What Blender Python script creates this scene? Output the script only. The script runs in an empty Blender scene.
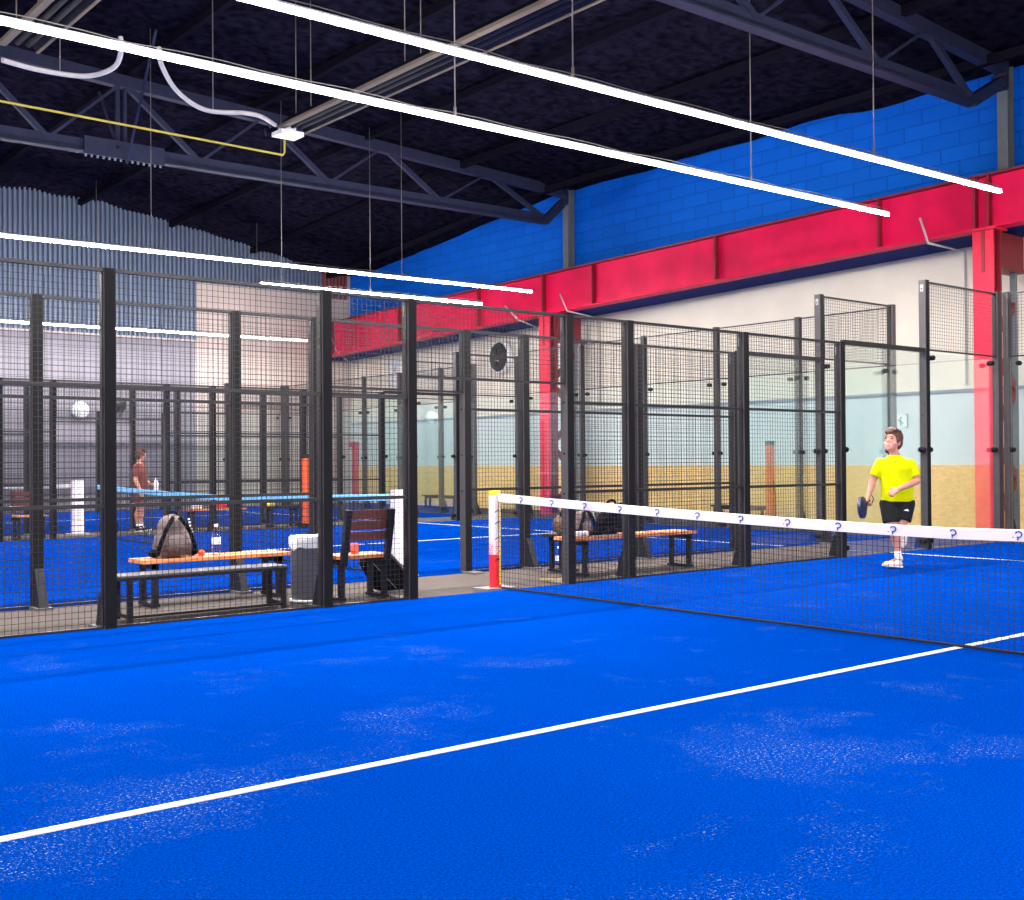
import bpy, math, random
from math import sin, cos, pi, radians, sqrt, atan2
from mathutils import Vector as V, Matrix, noise
random.seed(7)
S = bpy.context.scene
COL = S.collection

# ---------------------------------------------------------------- materials
def lin(c):
    out = []
    for v in c:
        v = v / 255.0
        out.append(v / 12.92 if v <= 0.04045 else ((v + 0.055) / 1.055) ** 2.4)
    return (out[0], out[1], out[2], 1.0)

def new_mat(name):
    m = bpy.data.materials.new(name); m.use_nodes = True
    nt = m.node_tree
    for n in list(nt.nodes): nt.nodes.remove(n)
    o = nt.nodes.new('ShaderNodeOutputMaterial')
    return m, nt, o

def pm(name, c, rough=0.5, metal=0.0, var=0.08, scale=6.0, bump=0.0, bscale=60.0, spec=0.5):
    m, nt, o = new_mat(name)
    b = nt.nodes.new('ShaderNodeBsdfPrincipled')
    b.inputs['Roughness'].default_value = rough
    b.inputs['Metallic'].default_value = metal
    b.inputs['Specular IOR Level'].default_value = spec
    tc = nt.nodes.new('ShaderNodeTexCoord')
    n = nt.nodes.new('ShaderNodeTexNoise'); n.inputs['Scale'].default_value = scale
    n.inputs['Detail'].default_value = 4
    nt.links.new(tc.outputs['Object'], n.inputs['Vector'])
    r = nt.nodes.new('ShaderNodeValToRGB')
    l = lin(c)
    r.color_ramp.elements[0].position = 0.3; r.color_ramp.elements[1].position = 0.7
    r.color_ramp.elements[0].color = tuple(max(0, x * (1 - var)) for x in l[:3]) + (1,)
    r.color_ramp.elements[1].color = tuple(min(1, x * (1 + var)) for x in l[:3]) + (1,)
    nt.links.new(n.outputs['Fac'], r.inputs['Fac'])
    nt.links.new(r.outputs['Color'], b.inputs['Base Color'])
    if bump > 0:
        n2 = nt.nodes.new('ShaderNodeTexNoise'); n2.inputs['Scale'].default_value = bscale
        n2.inputs['Detail'].default_value = 3
        nt.links.new(tc.outputs['Object'], n2.inputs['Vector'])
        bp = nt.nodes.new('ShaderNodeBump'); bp.inputs['Strength'].default_value = bump
        bp.inputs['Distance'].default_value = 0.02
        nt.links.new(n2.outputs['Fac'], bp.inputs['Height'])
        nt.links.new(bp.outputs['Normal'], b.inputs['Normal'])
    nt.links.new(b.outputs['BSDF'], o.inputs['Surface'])
    return m

def emis(name, c, s):
    m, nt, o = new_mat(name)
    e = nt.nodes.new('ShaderNodeEmission'); e.inputs['Color'].default_value = lin(c)
    e.inputs['Strength'].default_value = s
    nt.links.new(e.outputs['Emission'], o.inputs['Surface'])
    return m

def glass(name, tint):
    m, nt, o = new_mat(name)
    t = nt.nodes.new('ShaderNodeBsdfTransparent'); t.inputs['Color'].default_value = tint
    g = nt.nodes.new('ShaderNodeBsdfGlossy'); g.inputs['Roughness'].default_value = 0.03
    g.inputs['Color'].default_value = (1, 1, 1, 1)
    f = nt.nodes.new('ShaderNodeLayerWeight'); f.inputs['Blend'].default_value = 0.25
    mu = nt.nodes.new('ShaderNodeMath'); mu.operation = 'MULTIPLY_ADD'
    mu.inputs[1].default_value = 0.35; mu.inputs[2].default_value = 0.02
    nt.links.new(f.outputs['Fresnel'], mu.inputs[0])
    mx = nt.nodes.new('ShaderNodeMixShader')
    nt.links.new(mu.outputs[0], mx.inputs[0])
    nt.links.new(t.outputs[0], mx.inputs[1]); nt.links.new(g.outputs[0], mx.inputs[2])
    nt.links.new(mx.outputs[0], o.inputs['Surface'])
    return m

WORN = [(-6.1, -5.0, .55, .2), (-6.35, -5.3, .5, .17), (-5.5, -4.8, .7, .15), (-4.8, -4.6, .75, .15), (-3.7, -3.9, .8, .14), (-4.2, -4.2, .6, .1), (-2.9, -5.95, .9, .13), (-1.7, -5.8, .7, .12), (-3.0, -6.7, .9, .13)]
def turf_mat():
    m, nt, o = new_mat('blue_turf')
    N = nt.nodes; L = nt.links
    b = N.new('ShaderNodeBsdfPrincipled'); b.inputs['Roughness'].default_value = 0.85
    b.inputs['Specular IOR Level'].default_value = 0.0
    tc = N.new('ShaderNodeTexCoord')
    def noi(scale, det=3, rough=0.55):
        n = N.new('ShaderNodeTexNoise'); n.inputs['Scale'].default_value = scale
        n.inputs['Detail'].default_value = det; n.inputs['Roughness'].default_value = rough
        L.new(tc.outputs['Object'], n.inputs['Vector']); return n
    def ramp(src, p0, p1, c0=(0, 0, 0, 1), c1=(1, 1, 1, 1)):
        r = N.new('ShaderNodeValToRGB'); e = r.color_ramp.elements
        e[0].position = p0; e[1].position = p1; e[0].color = c0; e[1].color = c1
        L.new(src, r.inputs['Fac']); return r
    fine = noi(90, 3, 0.8)
    base = ramp(fine.outputs['Fac'], 0.3, 0.7, lin((0, 31, 106)), lin((0, 68, 172)))
    big = noi(0.35, 3)
    bigr = ramp(big.outputs['Fac'], 0.35, 0.65, (0.88, 0.88, 0.9, 1), (1, 1, 1, 1))
    mul = N.new('ShaderNodeMix'); mul.data_type = 'RGBA'; mul.blend_type = 'MULTIPLY'
    mul.inputs[0].default_value = 1.0
    L.new(base.outputs['Color'], mul.inputs[6]); L.new(bigr.outputs['Color'], mul.inputs[7])
    # worn sandy fibre patches: coarse mask times fine speckle
    patch = noi(.95, 6, 0.72)
    acc = patch.outputs['Fac']
    for (sx, sy, rad, amt) in WORN:
        vd = N.new('ShaderNodeVectorMath'); vd.operation = 'DISTANCE'
        L.new(tc.outputs['Object'], vd.inputs[0]); vd.inputs[1].default_value = (sx, sy, 0)
        mr = N.new('ShaderNodeMapRange'); mr.inputs['From Min'].default_value = rad; mr.inputs['From Max'].default_value = 0
        mr.inputs['To Min'].default_value = 0; mr.inputs['To Max'].default_value = amt
        L.new(vd.outputs['Value'], mr.inputs['Value'])
        ad = N.new('ShaderNodeMath'); ad.operation = 'ADD'; L.new(acc, ad.inputs[0]); L.new(mr.outputs[0], ad.inputs[1]); acc = ad.outputs[0]
    pr_ = ramp(acc, 0.56, 0.70)
    sp = noi(70, 3, 0.8)
    spr = ramp(sp.outputs['Fac'], 0.59, 0.645)
    mm = N.new('ShaderNodeMath'); mm.operation = 'MULTIPLY'
    L.new(pr_.outputs['Color'], mm.inputs[0]); L.new(spr.outputs['Color'], mm.inputs[1])
    sc = N.new('ShaderNodeMath'); sc.operation = 'MULTIPLY'; sc.inputs[1].default_value = 0.95
    L.new(mm.outputs[0], sc.inputs[0])
    mix = N.new('ShaderNodeMix'); mix.data_type = 'RGBA'
    L.new(sc.outputs[0], mix.inputs[0]); L.new(mul.outputs[2], mix.inputs[6])
    mix.inputs[7].default_value = lin((150, 168, 190))
    L.new(mix.outputs[2], b.inputs['Base Color'])
    bp = N.new('ShaderNodeBump'); bp.inputs['Strength'].default_value = 0.35
    bp.inputs['Distance'].default_value = 0.01
    L.new(fine.outputs['Fac'], bp.inputs['Height']); L.new(bp.outputs['Normal'], b.inputs['Normal'])
    L.new(b.outputs[0], o.inputs['Surface'])
    return m

def swz(nt, src, a, b_):
    s = nt.nodes.new('ShaderNodeSeparateXYZ'); nt.links.new(src, s.inputs[0])
    c = nt.nodes.new('ShaderNodeCombineXYZ')
    nt.links.new(s.outputs[a], c.inputs[0]); nt.links.new(s.outputs[b_], c.inputs[1])
    return c.outputs[0]

def block_mat():
    m, nt, o = new_mat('blue_block_paint')
    N = nt.nodes; L = nt.links
    b = N.new('ShaderNodeBsdfPrincipled'); b.inputs['Roughness'].default_value = 0.7; b.inputs['Specular IOR Level'].default_value = .15
    tc = N.new('ShaderNodeTexCoord')
    v = swz(nt, tc.outputs['Object'], 1, 2)
    br = N.new('ShaderNodeTexBrick')
    br.inputs['Scale'].default_value = 1.0
    br.inputs['Brick Width'].default_value = 0.78; br.inputs['Row Height'].default_value = 0.29
    br.inputs['Mortar Size'].default_value = 0.013; br.inputs['Mortar Smooth'].default_value = 0.4
    br.inputs['Bias'].default_value = 0.0
    br.inputs['Color1'].default_value = lin((0, 112, 240)); br.inputs['Color2'].default_value = lin((0, 106, 230))
    br.inputs['Mortar'].default_value = lin((0, 88, 204))
    L.new(v, br.inputs['Vector'])
    L.new(br.outputs['Color'], b.inputs['Base Color'])
    bp = N.new('ShaderNodeBump'); bp.inputs['Strength'].default_value = 0.4; bp.invert = True
    bp.inputs['Distance'].default_value = 0.02
    L.new(br.outputs['Fac'], bp.inputs['Height']); L.new(bp.outputs[0], b.inputs['Normal'])
    L.new(b.outputs[0], o.inputs['Surface'])
    return m

def osb_mat():
    m, nt, o = new_mat('osb_board')
    N = nt.nodes; L = nt.links
    b = N.new('ShaderNodeBsdfPrincipled'); b.inputs['Roughness'].default_value = 0.6
    tc = N.new('ShaderNodeTexCoord')
    mp = N.new('ShaderNodeMapping'); mp.inputs['Scale'].default_value = (1, 1, 2.2)
    L.new(tc.outputs['Object'], mp.inputs['Vector'])
    vo = N.new('ShaderNodeTexVoronoi'); vo.inputs['Scale'].default_value = 14
    L.new(mp.outputs[0], vo.inputs['Vector'])
    r = N.new('ShaderNodeValToRGB'); e = r.color_ramp.elements
    e[0].color = lin((232, 182, 114)); e[1].color = lin((255, 212, 148))
    L.new(vo.outputs['Color'], r.inputs['Fac'])
    L.new(r.outputs[0], b.inputs['Base Color']); L.new(b.outputs[0], o.inputs['Surface'])
    return m

def wood_mat(name, c0, c1):
    m, nt, o = new_mat(name)
    N = nt.nodes; L = nt.links
    b = N.new('ShaderNodeBsdfPrincipled'); b.inputs['Roughness'].default_value = 0.45
    tc = N.new('ShaderNodeTexCoord')
    mp = N.new('ShaderNodeMapping'); mp.inputs['Scale'].default_value = (2, 30, 30)
    L.new(tc.outputs['Object'], mp.inputs['Vector'])
    n = N.new('ShaderNodeTexNoise'); n.inputs['Scale'].default_value = 2; n.inputs['Detail'].default_value = 5
    L.new(mp.outputs[0], n.inputs['Vector'])
    r = N.new('ShaderNodeValToRGB'); e = r.color_ramp.elements
    e[0].position = .3; e[1].position = .7; e[0].color = lin(c0); e[1].color = lin(c1)
    L.new(n.outputs['Fac'], r.inputs['Fac'])
    L.new(r.outputs[0], b.inputs['Base Color']); L.new(b.outputs[0], o.inputs['Surface'])
    return m

M = {}
M['turf'] = turf_mat()
M['line'] = pm('white_line', (205, 208, 212), .8, 0, .1, 40)
M['floor'] = pm('grey_concrete', (64, 53, 49), .85, 0, .12, 3, .1)
M['block'] = block_mat()
M['beige'] = pm('beige_plaster', (238, 229, 214), .8, 0, .04, 1.5)
M['lwall'] = pm('greige_plaster', (196, 180, 174), .8, 0, .05, 1.5)
M['panel'] = pm('white_wall_panel', (216, 222, 224), .6, 0, .03, 1.5)
M['osb'] = osb_mat()
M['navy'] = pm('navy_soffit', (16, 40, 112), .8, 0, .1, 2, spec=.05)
M['batten'] = pm('grey_batten', (150, 158, 172), .6)
M['corr'] = pm('corrugated_steel', (116, 130, 156), .42, .2, .05, 3)
M['corrw'] = pm('corrugated_white', (126, 122, 134), .5, .1, .05, 3)
M['corrr'] = pm('corrugated_rust', (140, 80, 84), .5, .1, .05, 3)
M['ceil'] = pm('black_insulation', (27, 25, 38), .95, 0, .6, 5, .8, 14, spec=0)
M['purlin'] = pm('purlin_paint', (28, 27, 38), .9, spec=0)
M['truss'] = pm('slate_truss_paint', (46, 51, 76), .55, 0, .12, 5, spec=.15)
M['colg'] = pm('grey_column_paint', (112, 120, 128), .5, 0, .1, 4)
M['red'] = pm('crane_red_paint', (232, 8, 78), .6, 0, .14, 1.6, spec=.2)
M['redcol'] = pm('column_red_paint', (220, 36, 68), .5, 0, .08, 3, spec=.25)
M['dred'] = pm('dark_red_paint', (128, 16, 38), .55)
M['black'] = pm('black_powder_coat', (30, 30, 35), .5, 0, .1, 8, spec=.25)
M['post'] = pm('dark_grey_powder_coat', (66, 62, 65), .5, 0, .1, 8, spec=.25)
M['wire'] = pm('mesh_wire', (40, 40, 44), .35, .4, .05, 8)
M['bolt'] = pm('bolt_plate', (140, 140, 142), .5, .3)
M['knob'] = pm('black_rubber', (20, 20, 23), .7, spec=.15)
M['glass'] = glass('court_glass', (0.94, 0.985, 0.98, 1))
M['led'] = emis('led_diffuser', (255, 250, 244), 150)
M['alu'] = pm('white_aluminium', (225, 226, 228), .35, .2)
M['cable'] = pm('steel_cable', (120, 114, 112), .5, .2)
M['heat'] = pm('cream_heater_tube', (120, 108, 98), .7, 0, spec=.1)
M['heatd'] = pm('heater_reflector', (20, 22, 42), .7, 0, spec=.05)
M['yellow'] = pm('yellow_gas_paint', (206, 190, 84), .6, spec=.2)
M['duct'] = pm('white_flex_pipe', (200, 196, 200), .5)
M['nettape'] = pm('white_net_tape', (224, 218, 228), .75, 0, .03)
M['bluetape'] = pm('pale_blue_net_tape', (110, 190, 245), .7, 0, .05)
M['logo'] = pm('navy_print', (40, 60, 130), .7)
M['net'] = pm('black_net_cord', (7, 9, 26), .9)
M['padw'] = pm('white_pad', (236, 226, 236), .6, 0, .06, 20)
M['padr'] = pm('red_pad', (240, 30, 50), .55, 0, .08, 10)
M['pady'] = pm('yellow_tape', (246, 220, 60), .55)
M['woodo'] = wood_mat('orange_wood', (196, 104, 52), (236, 162, 104))
M['palew'] = wood_mat('pale_wood', (196, 168, 96), (220, 196, 130))
M['woodr'] = wood_mat('red_brown_wood', (70, 24, 20), (112, 44, 34))
M['gtop'] = pm('grey_bench_top', (96, 92, 96), .5)
M['bin'] = pm('grey_bin_plastic', (92, 92, 100), .45)
M['bagw'] = pm('white_bin_liner', (236, 238, 240), .45, 0, .05, 12, .3)
M['pack'] = pm('grey_brown_fabric', (104, 90, 90), .85, 0, .2, 25, .3, 80)
M['packd'] = pm('black_fabric', (14, 13, 16), .9, 0, .2, 25, spec=.1)
M['packp'] = pm('speckled_fabric', (92, 68, 54), .85, 0, .8, 40)
M['clear'] = glass('clear_plastic', (0.93, 0.96, 0.99, 1))
M['whitep'] = pm('white_plastic', (238, 240, 244), .4)
M['orange'] = pm('orange_vinyl', (246, 92, 24), .5, 0, .1, 6)
M['obal'] = pm('orange_rubber', (240, 82, 40), .55)
M['pink'] = pm('coral_plastic', (242, 110, 100), .45)
M['shirt'] = pm('neon_yellow_fabric', (200, 208, 0), .9, 0, .08, 9, .15, 14, spec=.1)
M['shorts'] = pm('black_sport_fabric', (8, 8, 10), .9, 0, .15, 10)
M['skin'] = pm('light_skin', (202, 140, 122), .6, 0, .06, 14)
M['hair'] = pm('brown_hair', (80, 46, 34), .5, 0, .45, 40, .5, 90)
M['sock'] = pm('white_sock', (232, 236, 246), .85)
M['shoe'] = pm('cream_shoe', (236, 226, 204), .6)
M['racket'] = pm('navy_racket', (34, 44, 82), .4, 0, .2, 12)
M['lip'] = pm('lip_skin', (206, 112, 108), .5)
M['dark'] = pm('dark_pupil', (60, 44, 40), .4)
M['maroon'] = pm('maroon_fabric', (104, 44, 42), .8)
M['green'] = pm('sign_green', (40, 150, 110), .5)
M['fanb'] = pm('black_fan', (20, 20, 24), .5)

# ---------------------------------------------------------------- camera
F = 1164.7; YAW = radians(50.70276); PITCH = radians(.57197); ROLL = radians(-.40887)
CP = V((-7.515, -9.288, 1.318))
dv = V((cos(YAW) * cos(PITCH), sin(YAW) * cos(PITCH), sin(PITCH)))
r0 = V((sin(YAW), -cos(YAW), 0)); u0 = r0.cross(dv)
rv = cos(ROLL) * r0 + sin(ROLL) * u0; uv = -sin(ROLL) * r0 + cos(ROLL) * u0
cam = bpy.data.cameras.new('camera'); co = bpy.data.objects.new('camera', cam); COL.objects.link(co)
cam.sensor_width = 36; cam.sensor_fit = 'HORIZONTAL'; cam.lens = F / 1024 * 36
cam.clip_end = 200
mw = Matrix(((rv.x, uv.x, -dv.x, CP.x), (rv.y, uv.y, -dv.y, CP.y), (rv.z, uv.z, -dv.z, CP.z), (0, 0, 0, 1)))
co.matrix_world = mw
S.camera = co
def un(px, py, ax, val):
    w = dv + rv * (px - 512) / F - uv * (py - 450) / F
    return CP + w * ((val - CP[ax]) / w[ax])

# ---------------------------------------------------------------- mesh builder
class MB:
    def __init__(s): s.v = []; s.f = []; s.m = []; s.cur = 0; s.smooth = []
    def add(s, vs, fs, sm=False):
        o = len(s.v); s.v += [tuple(x) for x in vs]
        for f in fs: s.f.append([i + o for i in f]); s.m.append(s.cur); s.smooth.append(sm)
        return s
    def box(s, a, b):
        x0, y0, z0 = a; x1, y1, z1 = b
        if x0 > x1: x0, x1 = x1, x0
        if y0 > y1: y0, y1 = y1, y0
        if z0 > z1: z0, z1 = z1, z0
        return s.add([(x0,y0,z0),(x1,y0,z0),(x1,y1,z0),(x0,y1,z0),(x0,y0,z1),(x1,y0,z1),(x1,y1,z1),(x0,y1,z1)],
              [(0,3,2,1),(4,5,6,7),(0,1,5,4),(1,2,6,5),(2,3,7,6),(3,0,4,7)])
    def bar(s, p, q, w, h, up=(0,0,1)):
        p = V(p); q = V(q); d = (q - p).normalized(); up = V(up)
        if abs(d.dot(up)) > .98: up = V((1,0,0))
        a = d.cross(up).normalized() * w / 2; b = a.cross(d).normalized() * h / 2
        vs = [p-a-b, p+a-b, p+a+b, p-a+b, q-a-b, q+a-b, q+a+b, q-a+b]
        return s.add(vs, [(0,1,2,3),(7,6,5,4),(0,4,5,1),(1,5,6,2),(2,6,7,3),(3,7,4,0)])
    def tube(s, pts, r, n=8, cap=True, sm=True):
        pts = [V(p) for p in pts]; rs = r if isinstance(r, (list, tuple)) else [r] * len(pts)
        prev = None; vs = []
        for i, p in enumerate(pts):
            t = (pts[min(i+1, len(pts)-1)] - pts[max(i-1, 0)]).normalized()
            if prev is None:
                a = t.orthogonal().normalized()
            else:
                a = (prev - t * prev.dot(t)).normalized()
            prev = a; b = t.cross(a)
            for k in range(n):
                an = 2 * pi * k / n; vs.append(p + (a * cos(an) + b * sin(an)) * rs[i])
        fs = []
        for i in range(len(pts) - 1):
            for k in range(n):
                fs.append((i*n+k, i*n+(k+1) % n, (i+1)*n+(k+1) % n, (i+1)*n+k))
        s.add(vs, fs, sm)
        if cap:
            o = len(s.v) - len(vs)
            s.f.append([o + k for k in range(n)][::-1]); s.m.append(s.cur); s.smooth.append(False)
            s.f.append([o + (len(pts)-1)*n + k for k in range(n)]); s.m.append(s.cur); s.smooth.append(False)
        return s
    def lathe(s, c, prof, n=20, axis='z', sm=True):
        c = V(c); vs = []
        for (r, h) in prof:
            for k in range(n):
                a = 2*pi*k/n
                if axis == 'z': vs.append(c + V((r*cos(a), r*sin(a), h)))
                elif axis == 'x': vs.append(c + V((h, r*cos(a), r*sin(a))))
                else: vs.append(c + V((r*sin(a), h, r*cos(a))))
        fs = []
        for i in range(len(prof)-1):
            for k in range(n): fs.append((i*n+k, i*n+(k+1)%n, (i+1)*n+(k+1)%n, (i+1)*n+k))
        return s.add(vs, fs, sm)
    def ell(s, c, rad, axes=None, nu=16, nv=10):
        c = V(c)
        if axes is None: axes = (V((1,0,0)), V((0,1,0)), V((0,0,1)))
        vs = [c + axes[2]*rad[2]]
        for i in range(1, nv):
            t = pi*i/nv
            for k in range(nu):
                a = 2*pi*k/nu
                vs.append(c + axes[0]*(rad[0]*sin(t)*cos(a)) + axes[1]*(rad[1]*sin(t)*sin(a)) + axes[2]*(rad[2]*cos(t)))
        vs.append(c - axes[2]*rad[2]); last = len(vs)-1
        fs = [(0, 1+k, 1+(k+1)%nu) for k in range(nu)]
        for i in range(nv-2):
            for k in range(nu):
                a = 1+i*nu; fs.append((a+k, a+nu+k, a+nu+(k+1)%nu, a+(k+1)%nu))
        a = 1+(nv-2)*nu
        fs += [(a+k, last, a+(k+1)%nu) for k in range(nu)]
        return s.add(vs, fs, True)
    def caps(s, p, q, r1, r2):
        s.tube([p, q], [r1, r2], 12); s.ell(p, (r1,)*3, None, 12, 8); s.ell(q, (r2,)*3, None, 12, 8)
        return s
    def chain(s, pts):
        for a, b in zip(pts[:-1], pts[1:]): s.caps(a[0], b[0], a[1], b[1])
        return s
    def prism(s, poly, ax, lo, hi):
        n = len(poly); vs = []
        for h in (lo, hi):
            for (a, b) in poly:
                vs.append({0: (h, a, b), 1: (a, h, b), 2: (a, b, h)}[ax])
        fs = [tuple(range(n))[::-1], tuple(range(n, 2*n))]
        for i in range(n): fs.append((i, (i+1) % n, n+(i+1) % n, n+i))
        return s.add(vs, fs)
    def build(s, name, mats, parent=None, origin=None):
        o = V(origin) if origin is not None else (V(parent['_o']) if parent is not None else V((0,0,0)))
        me = bpy.data.meshes.new(name)
        me.from_pydata([tuple(V(v) - o) for v in s.v], [], s.f)
        if not isinstance(mats, (list, tuple)): mats = [mats]
        for m in mats: me.materials.append(M[m])
        me.polygons.foreach_set('material_index', s.m)
        me.polygons.foreach_set('use_smooth', s.smooth)
        me.update()
        ob = bpy.data.objects.new(name, me); COL.objects.link(ob)
        if parent is None: ob.location = o
        else: ob.parent = parent
        ob['_o'] = tuple(o)
        return ob

def tag(o, label=None, cat=None, group=None, kind=None):
    if label: o['label'] = label
    if cat: o['category'] = cat
    if group: o['group'] = group
    if kind: o['kind'] = kind
    return o
def thing(name, loc, label, cat, group=None):
    e = bpy.data.objects.new(name, None); COL.objects.link(e); e.location = loc; e['_o'] = tuple(loc)
    e.empty_display_size = .2
    return tag(e, label, cat, group)
def struct(o): o['kind'] = 'structure'; return o
def finalize(ob, mods):
    """evaluate modifiers to a plain mesh"""
    for k, kw in mods:
        md = ob.modifiers.new(k.lower(), k)
        for a, b in kw.items(): setattr(md, a, b)
    dg = bpy.context.evaluated_depsgraph_get(); dg.update()
    me = bpy.data.meshes.new_from_object(ob.evaluated_get(dg))
    ob.modifiers.clear()
    old = ob.data; ob.data = me; bpy.data.meshes.remove(old); me.name = ob.name
    for p in me.polygons: p.use_smooth = True
    return ob
def skinny(mb, name, mat, parent, vox=.008, it=5, f=.5):
    ob = mb.build(name, mat, parent)
    return finalize(ob, [('REMESH', dict(mode='VOXEL', voxel_size=vox)), ('SMOOTH', dict(factor=f, iterations=it))])

# ---------------------------------------------------------------- the setting
XW = 13.0; YL = 24.3; XN = -13.0; YN = -13.0
def roofz(x, y):
    z = 8.45 + .082 * (XW - x) - .05 * max(0, min(1, (y - 15) / 8)) * min(1, (XW - x) / 8)
    sag = .75 * math.exp(-((XW - x) / 4.5) ** 2) * max(0, min(1, (y - 14) / 9))
    return z - sag - .018 * (y - 3) * .4
mb = MB(); mb.box((XN, YN, -.2), (XW, YL, -.012)); struct(mb.build('floor', 'floor'))

def court(y0, y1, name, xl=-6.95):
    m = MB(); m.box((-10.02, y0, -.05), (10.02, y1, 0))
    m.cur = 1; c = (y0 + y1) / 2
    m.box((xl, c - .027, -.01), (6.95, c + .027, .004))
    for s in (-1, 1): m.box((s*6.95 - .025, y0 + .02, -.01), (s*6.95 + .025, y1 - .02, .004))
    return struct(m.build(name, ['turf', 'line']))
court(-9.97, .05, 'court_turf'); court(1.855, 11.8, 'court_turf', -.6); court(13.62, 23.45, 'court_turf')

# ceiling
m = MB(); nx, ny = 90, 130; vs = []; fs = []
for i in range(nx + 1):
    for j in range(ny + 1):
        x = XN - .3 + (XW + .6 - XN) * i / nx; y = YN - .3 + (YL + .6 - YN) * j / ny
        n = noise.fractal(V((x * 1.1, y * .45, 3.1)), 1.0, 2.0, 5)
        n2 = noise.noise(V((x * .35, y * .25, 8.0)))
        edge = max(0, 1 - (YL - y) / 1.5) * .3 * abs(noise.noise(V((x * .8, y, 1.0))))
        vs.append((x, y, roofz(x, y) + .09 * n + .08 * n2 - edge))
for i in range(nx):
    for j in range(ny):
        a = i * (ny + 1) + j; fs.append((a, a + 1, a + ny + 2, a + ny + 1))
m.add(vs, fs, True); struct(m.build('ceiling', 'ceil'))
ti = 1
for k in range(9):
    x = -9.5 + 2.7 * k; m = MB()
    for j in range(19):
        y0 = YN + 2 * j
        m.bar((x, y0, roofz(x, y0) - .16), (x, min(YL, y0 + 2), roofz(x, min(YL, y0 + 2)) - .16), .12, .16)
    struct(m.build('trim_%d' % ti, 'purlin')); ti += 1

# right-hand end wall (behind the red girder)
gb = lambda y: 5.29 - .0255 * y       # girder bottom
gt = lambda y: 6.225 - .0184 * y      # girder top
m = MB(); m.box((XW, YN, 0), (XW + .2, YL + .2, 1.2)); struct(m.build('wall_right', 'osb'))
m = MB(); m.box((XW + .02, YN, 1.2), (XW + .2, YL + .2, 2.6)); struct(m.build('wall_right', 'panel'))
m = MB(); m.box((XW + .03, YN, 2.6), (XW + .2, YL + .2, 5.6)); struct(m.build('wall_right', 'beige'))
m = MB(); m.box((XW + .01, YN, 5.6), (XW + .2, YL + .2, 9.4)); struct(m.build('wall_right', 'block'))
m = MB(); m.box((XW - .02, YN, 2.57), (XW + .02, YL, 2.63)); struct(m.build('trim_%d' % ti, 'batten')); ti += 1
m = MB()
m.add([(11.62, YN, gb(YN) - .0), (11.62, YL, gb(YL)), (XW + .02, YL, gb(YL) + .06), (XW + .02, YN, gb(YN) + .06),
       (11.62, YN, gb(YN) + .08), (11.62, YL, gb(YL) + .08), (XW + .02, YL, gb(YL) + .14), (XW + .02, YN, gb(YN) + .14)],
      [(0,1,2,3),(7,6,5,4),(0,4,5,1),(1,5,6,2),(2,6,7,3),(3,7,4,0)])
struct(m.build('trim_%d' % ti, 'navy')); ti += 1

# left wall: corrugated sheet over pale lower wall
def corr(x0, x1, z0, z1, y, mat, pitch=.135, dep=.11):
    m = MB(); vs = []; fs = []; x = x0; prof = []
    while x < x1 - 1e-4:
        for fx, dy in ((0, 0), (.38, 0), (.5, -dep), (.88, -dep)):
            if x + fx * pitch < x1: prof.append((x + fx * pitch, y + dy))
        x += pitch
    prof.append((x1, y))
    for (px, py) in prof: vs += [(px, py, z0), (px, py, z1)]
    for i in range(len(prof) - 1): fs.append((2*i, 2*i+1, 2*i+3, 2*i+2))
    m.add(vs, fs); return struct(m.build('wall_left', mat))
m = MB(); m.box((XN, YL, 0), (XW + .2, YL + .2, 9.4)); struct(m.build('wall_left', 'lwall'))
corr(XN, 7.55, 5.1, 9.3, YL - .01, 'corr'); corr(7.55, 11.9, 6.86, 9.0, YL - .01, 'corr')
corr(11.9, 12.9, 6.75, 8.4, YL - .01, 'corrr')
corr(XN, 7.5, 0, 5.05, YL - .02, 'corrw', .3, .02)
m = MB(); m.box((XN, YN - .2, 0), (XW + .2, YN, 9.8)); struct(m.build('wall_near', 'beige'))
m = MB(); m.box((XN - .2, YN, 0), (XN, YL, 10.2)); struct(m.build('wall_back', 'beige'))
# a dark red door frame far along the girder wall
m = MB(); p0 = un(335, 470, 0, XW); p1 = un(354, 470, 0, XW); zt = un(345, 442, 0, XW).z
m.box((XW - .08, p0.y, 0), (XW + .03, p0.y - .25, zt)); m.box((XW - .08, p1.y - .3, 0), (XW + .03, p1.y + .02, zt))
m.box((XW - .08, p0.y, zt - .18), (XW + .03, p1.y, zt)); m.cur = 1
m.box((XW - .03, p0.y - .25, 0), (XW + .03, p1.y, zt - .18)); struct(m.build('door_1', ['redcol', 'panel']))

# ---------------------------------------------------------------- steel: girder, columns, trusses
g = thing('crane_girder', (11.6, 5, 5.1), 'long red steel crane girder running along the blue block wall', 'girder')
y0, y1 = YN + .1, YL - .05
def sl(m, xa, xb, za, zb, ya=y0, yb=y1):
    m.add([(xa,ya,za(ya)),(xb,ya,za(ya)),(xb,yb,za(yb)),(xa,yb,za(yb)),(xa,ya,zb(ya)),(xb,ya,zb(ya)),(xb,yb,zb(yb)),(xa,yb,zb(yb))],
          [(0,3,2,1),(4,5,6,7),(0,1,5,4),(1,2,6,5),(2,3,7,6),(3,0,4,7)])
    return m
sl(MB(), 11.56, 11.6, lambda y: gb(y) + .03, lambda y: gt(y) - .03).build('web', 'red', g)
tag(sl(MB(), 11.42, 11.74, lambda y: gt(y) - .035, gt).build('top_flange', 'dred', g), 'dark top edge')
sl(MB(), 11.42, 11.74, gb, lambda y: gb(y) + .03).build('bottom_flange', 'red', g)
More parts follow.
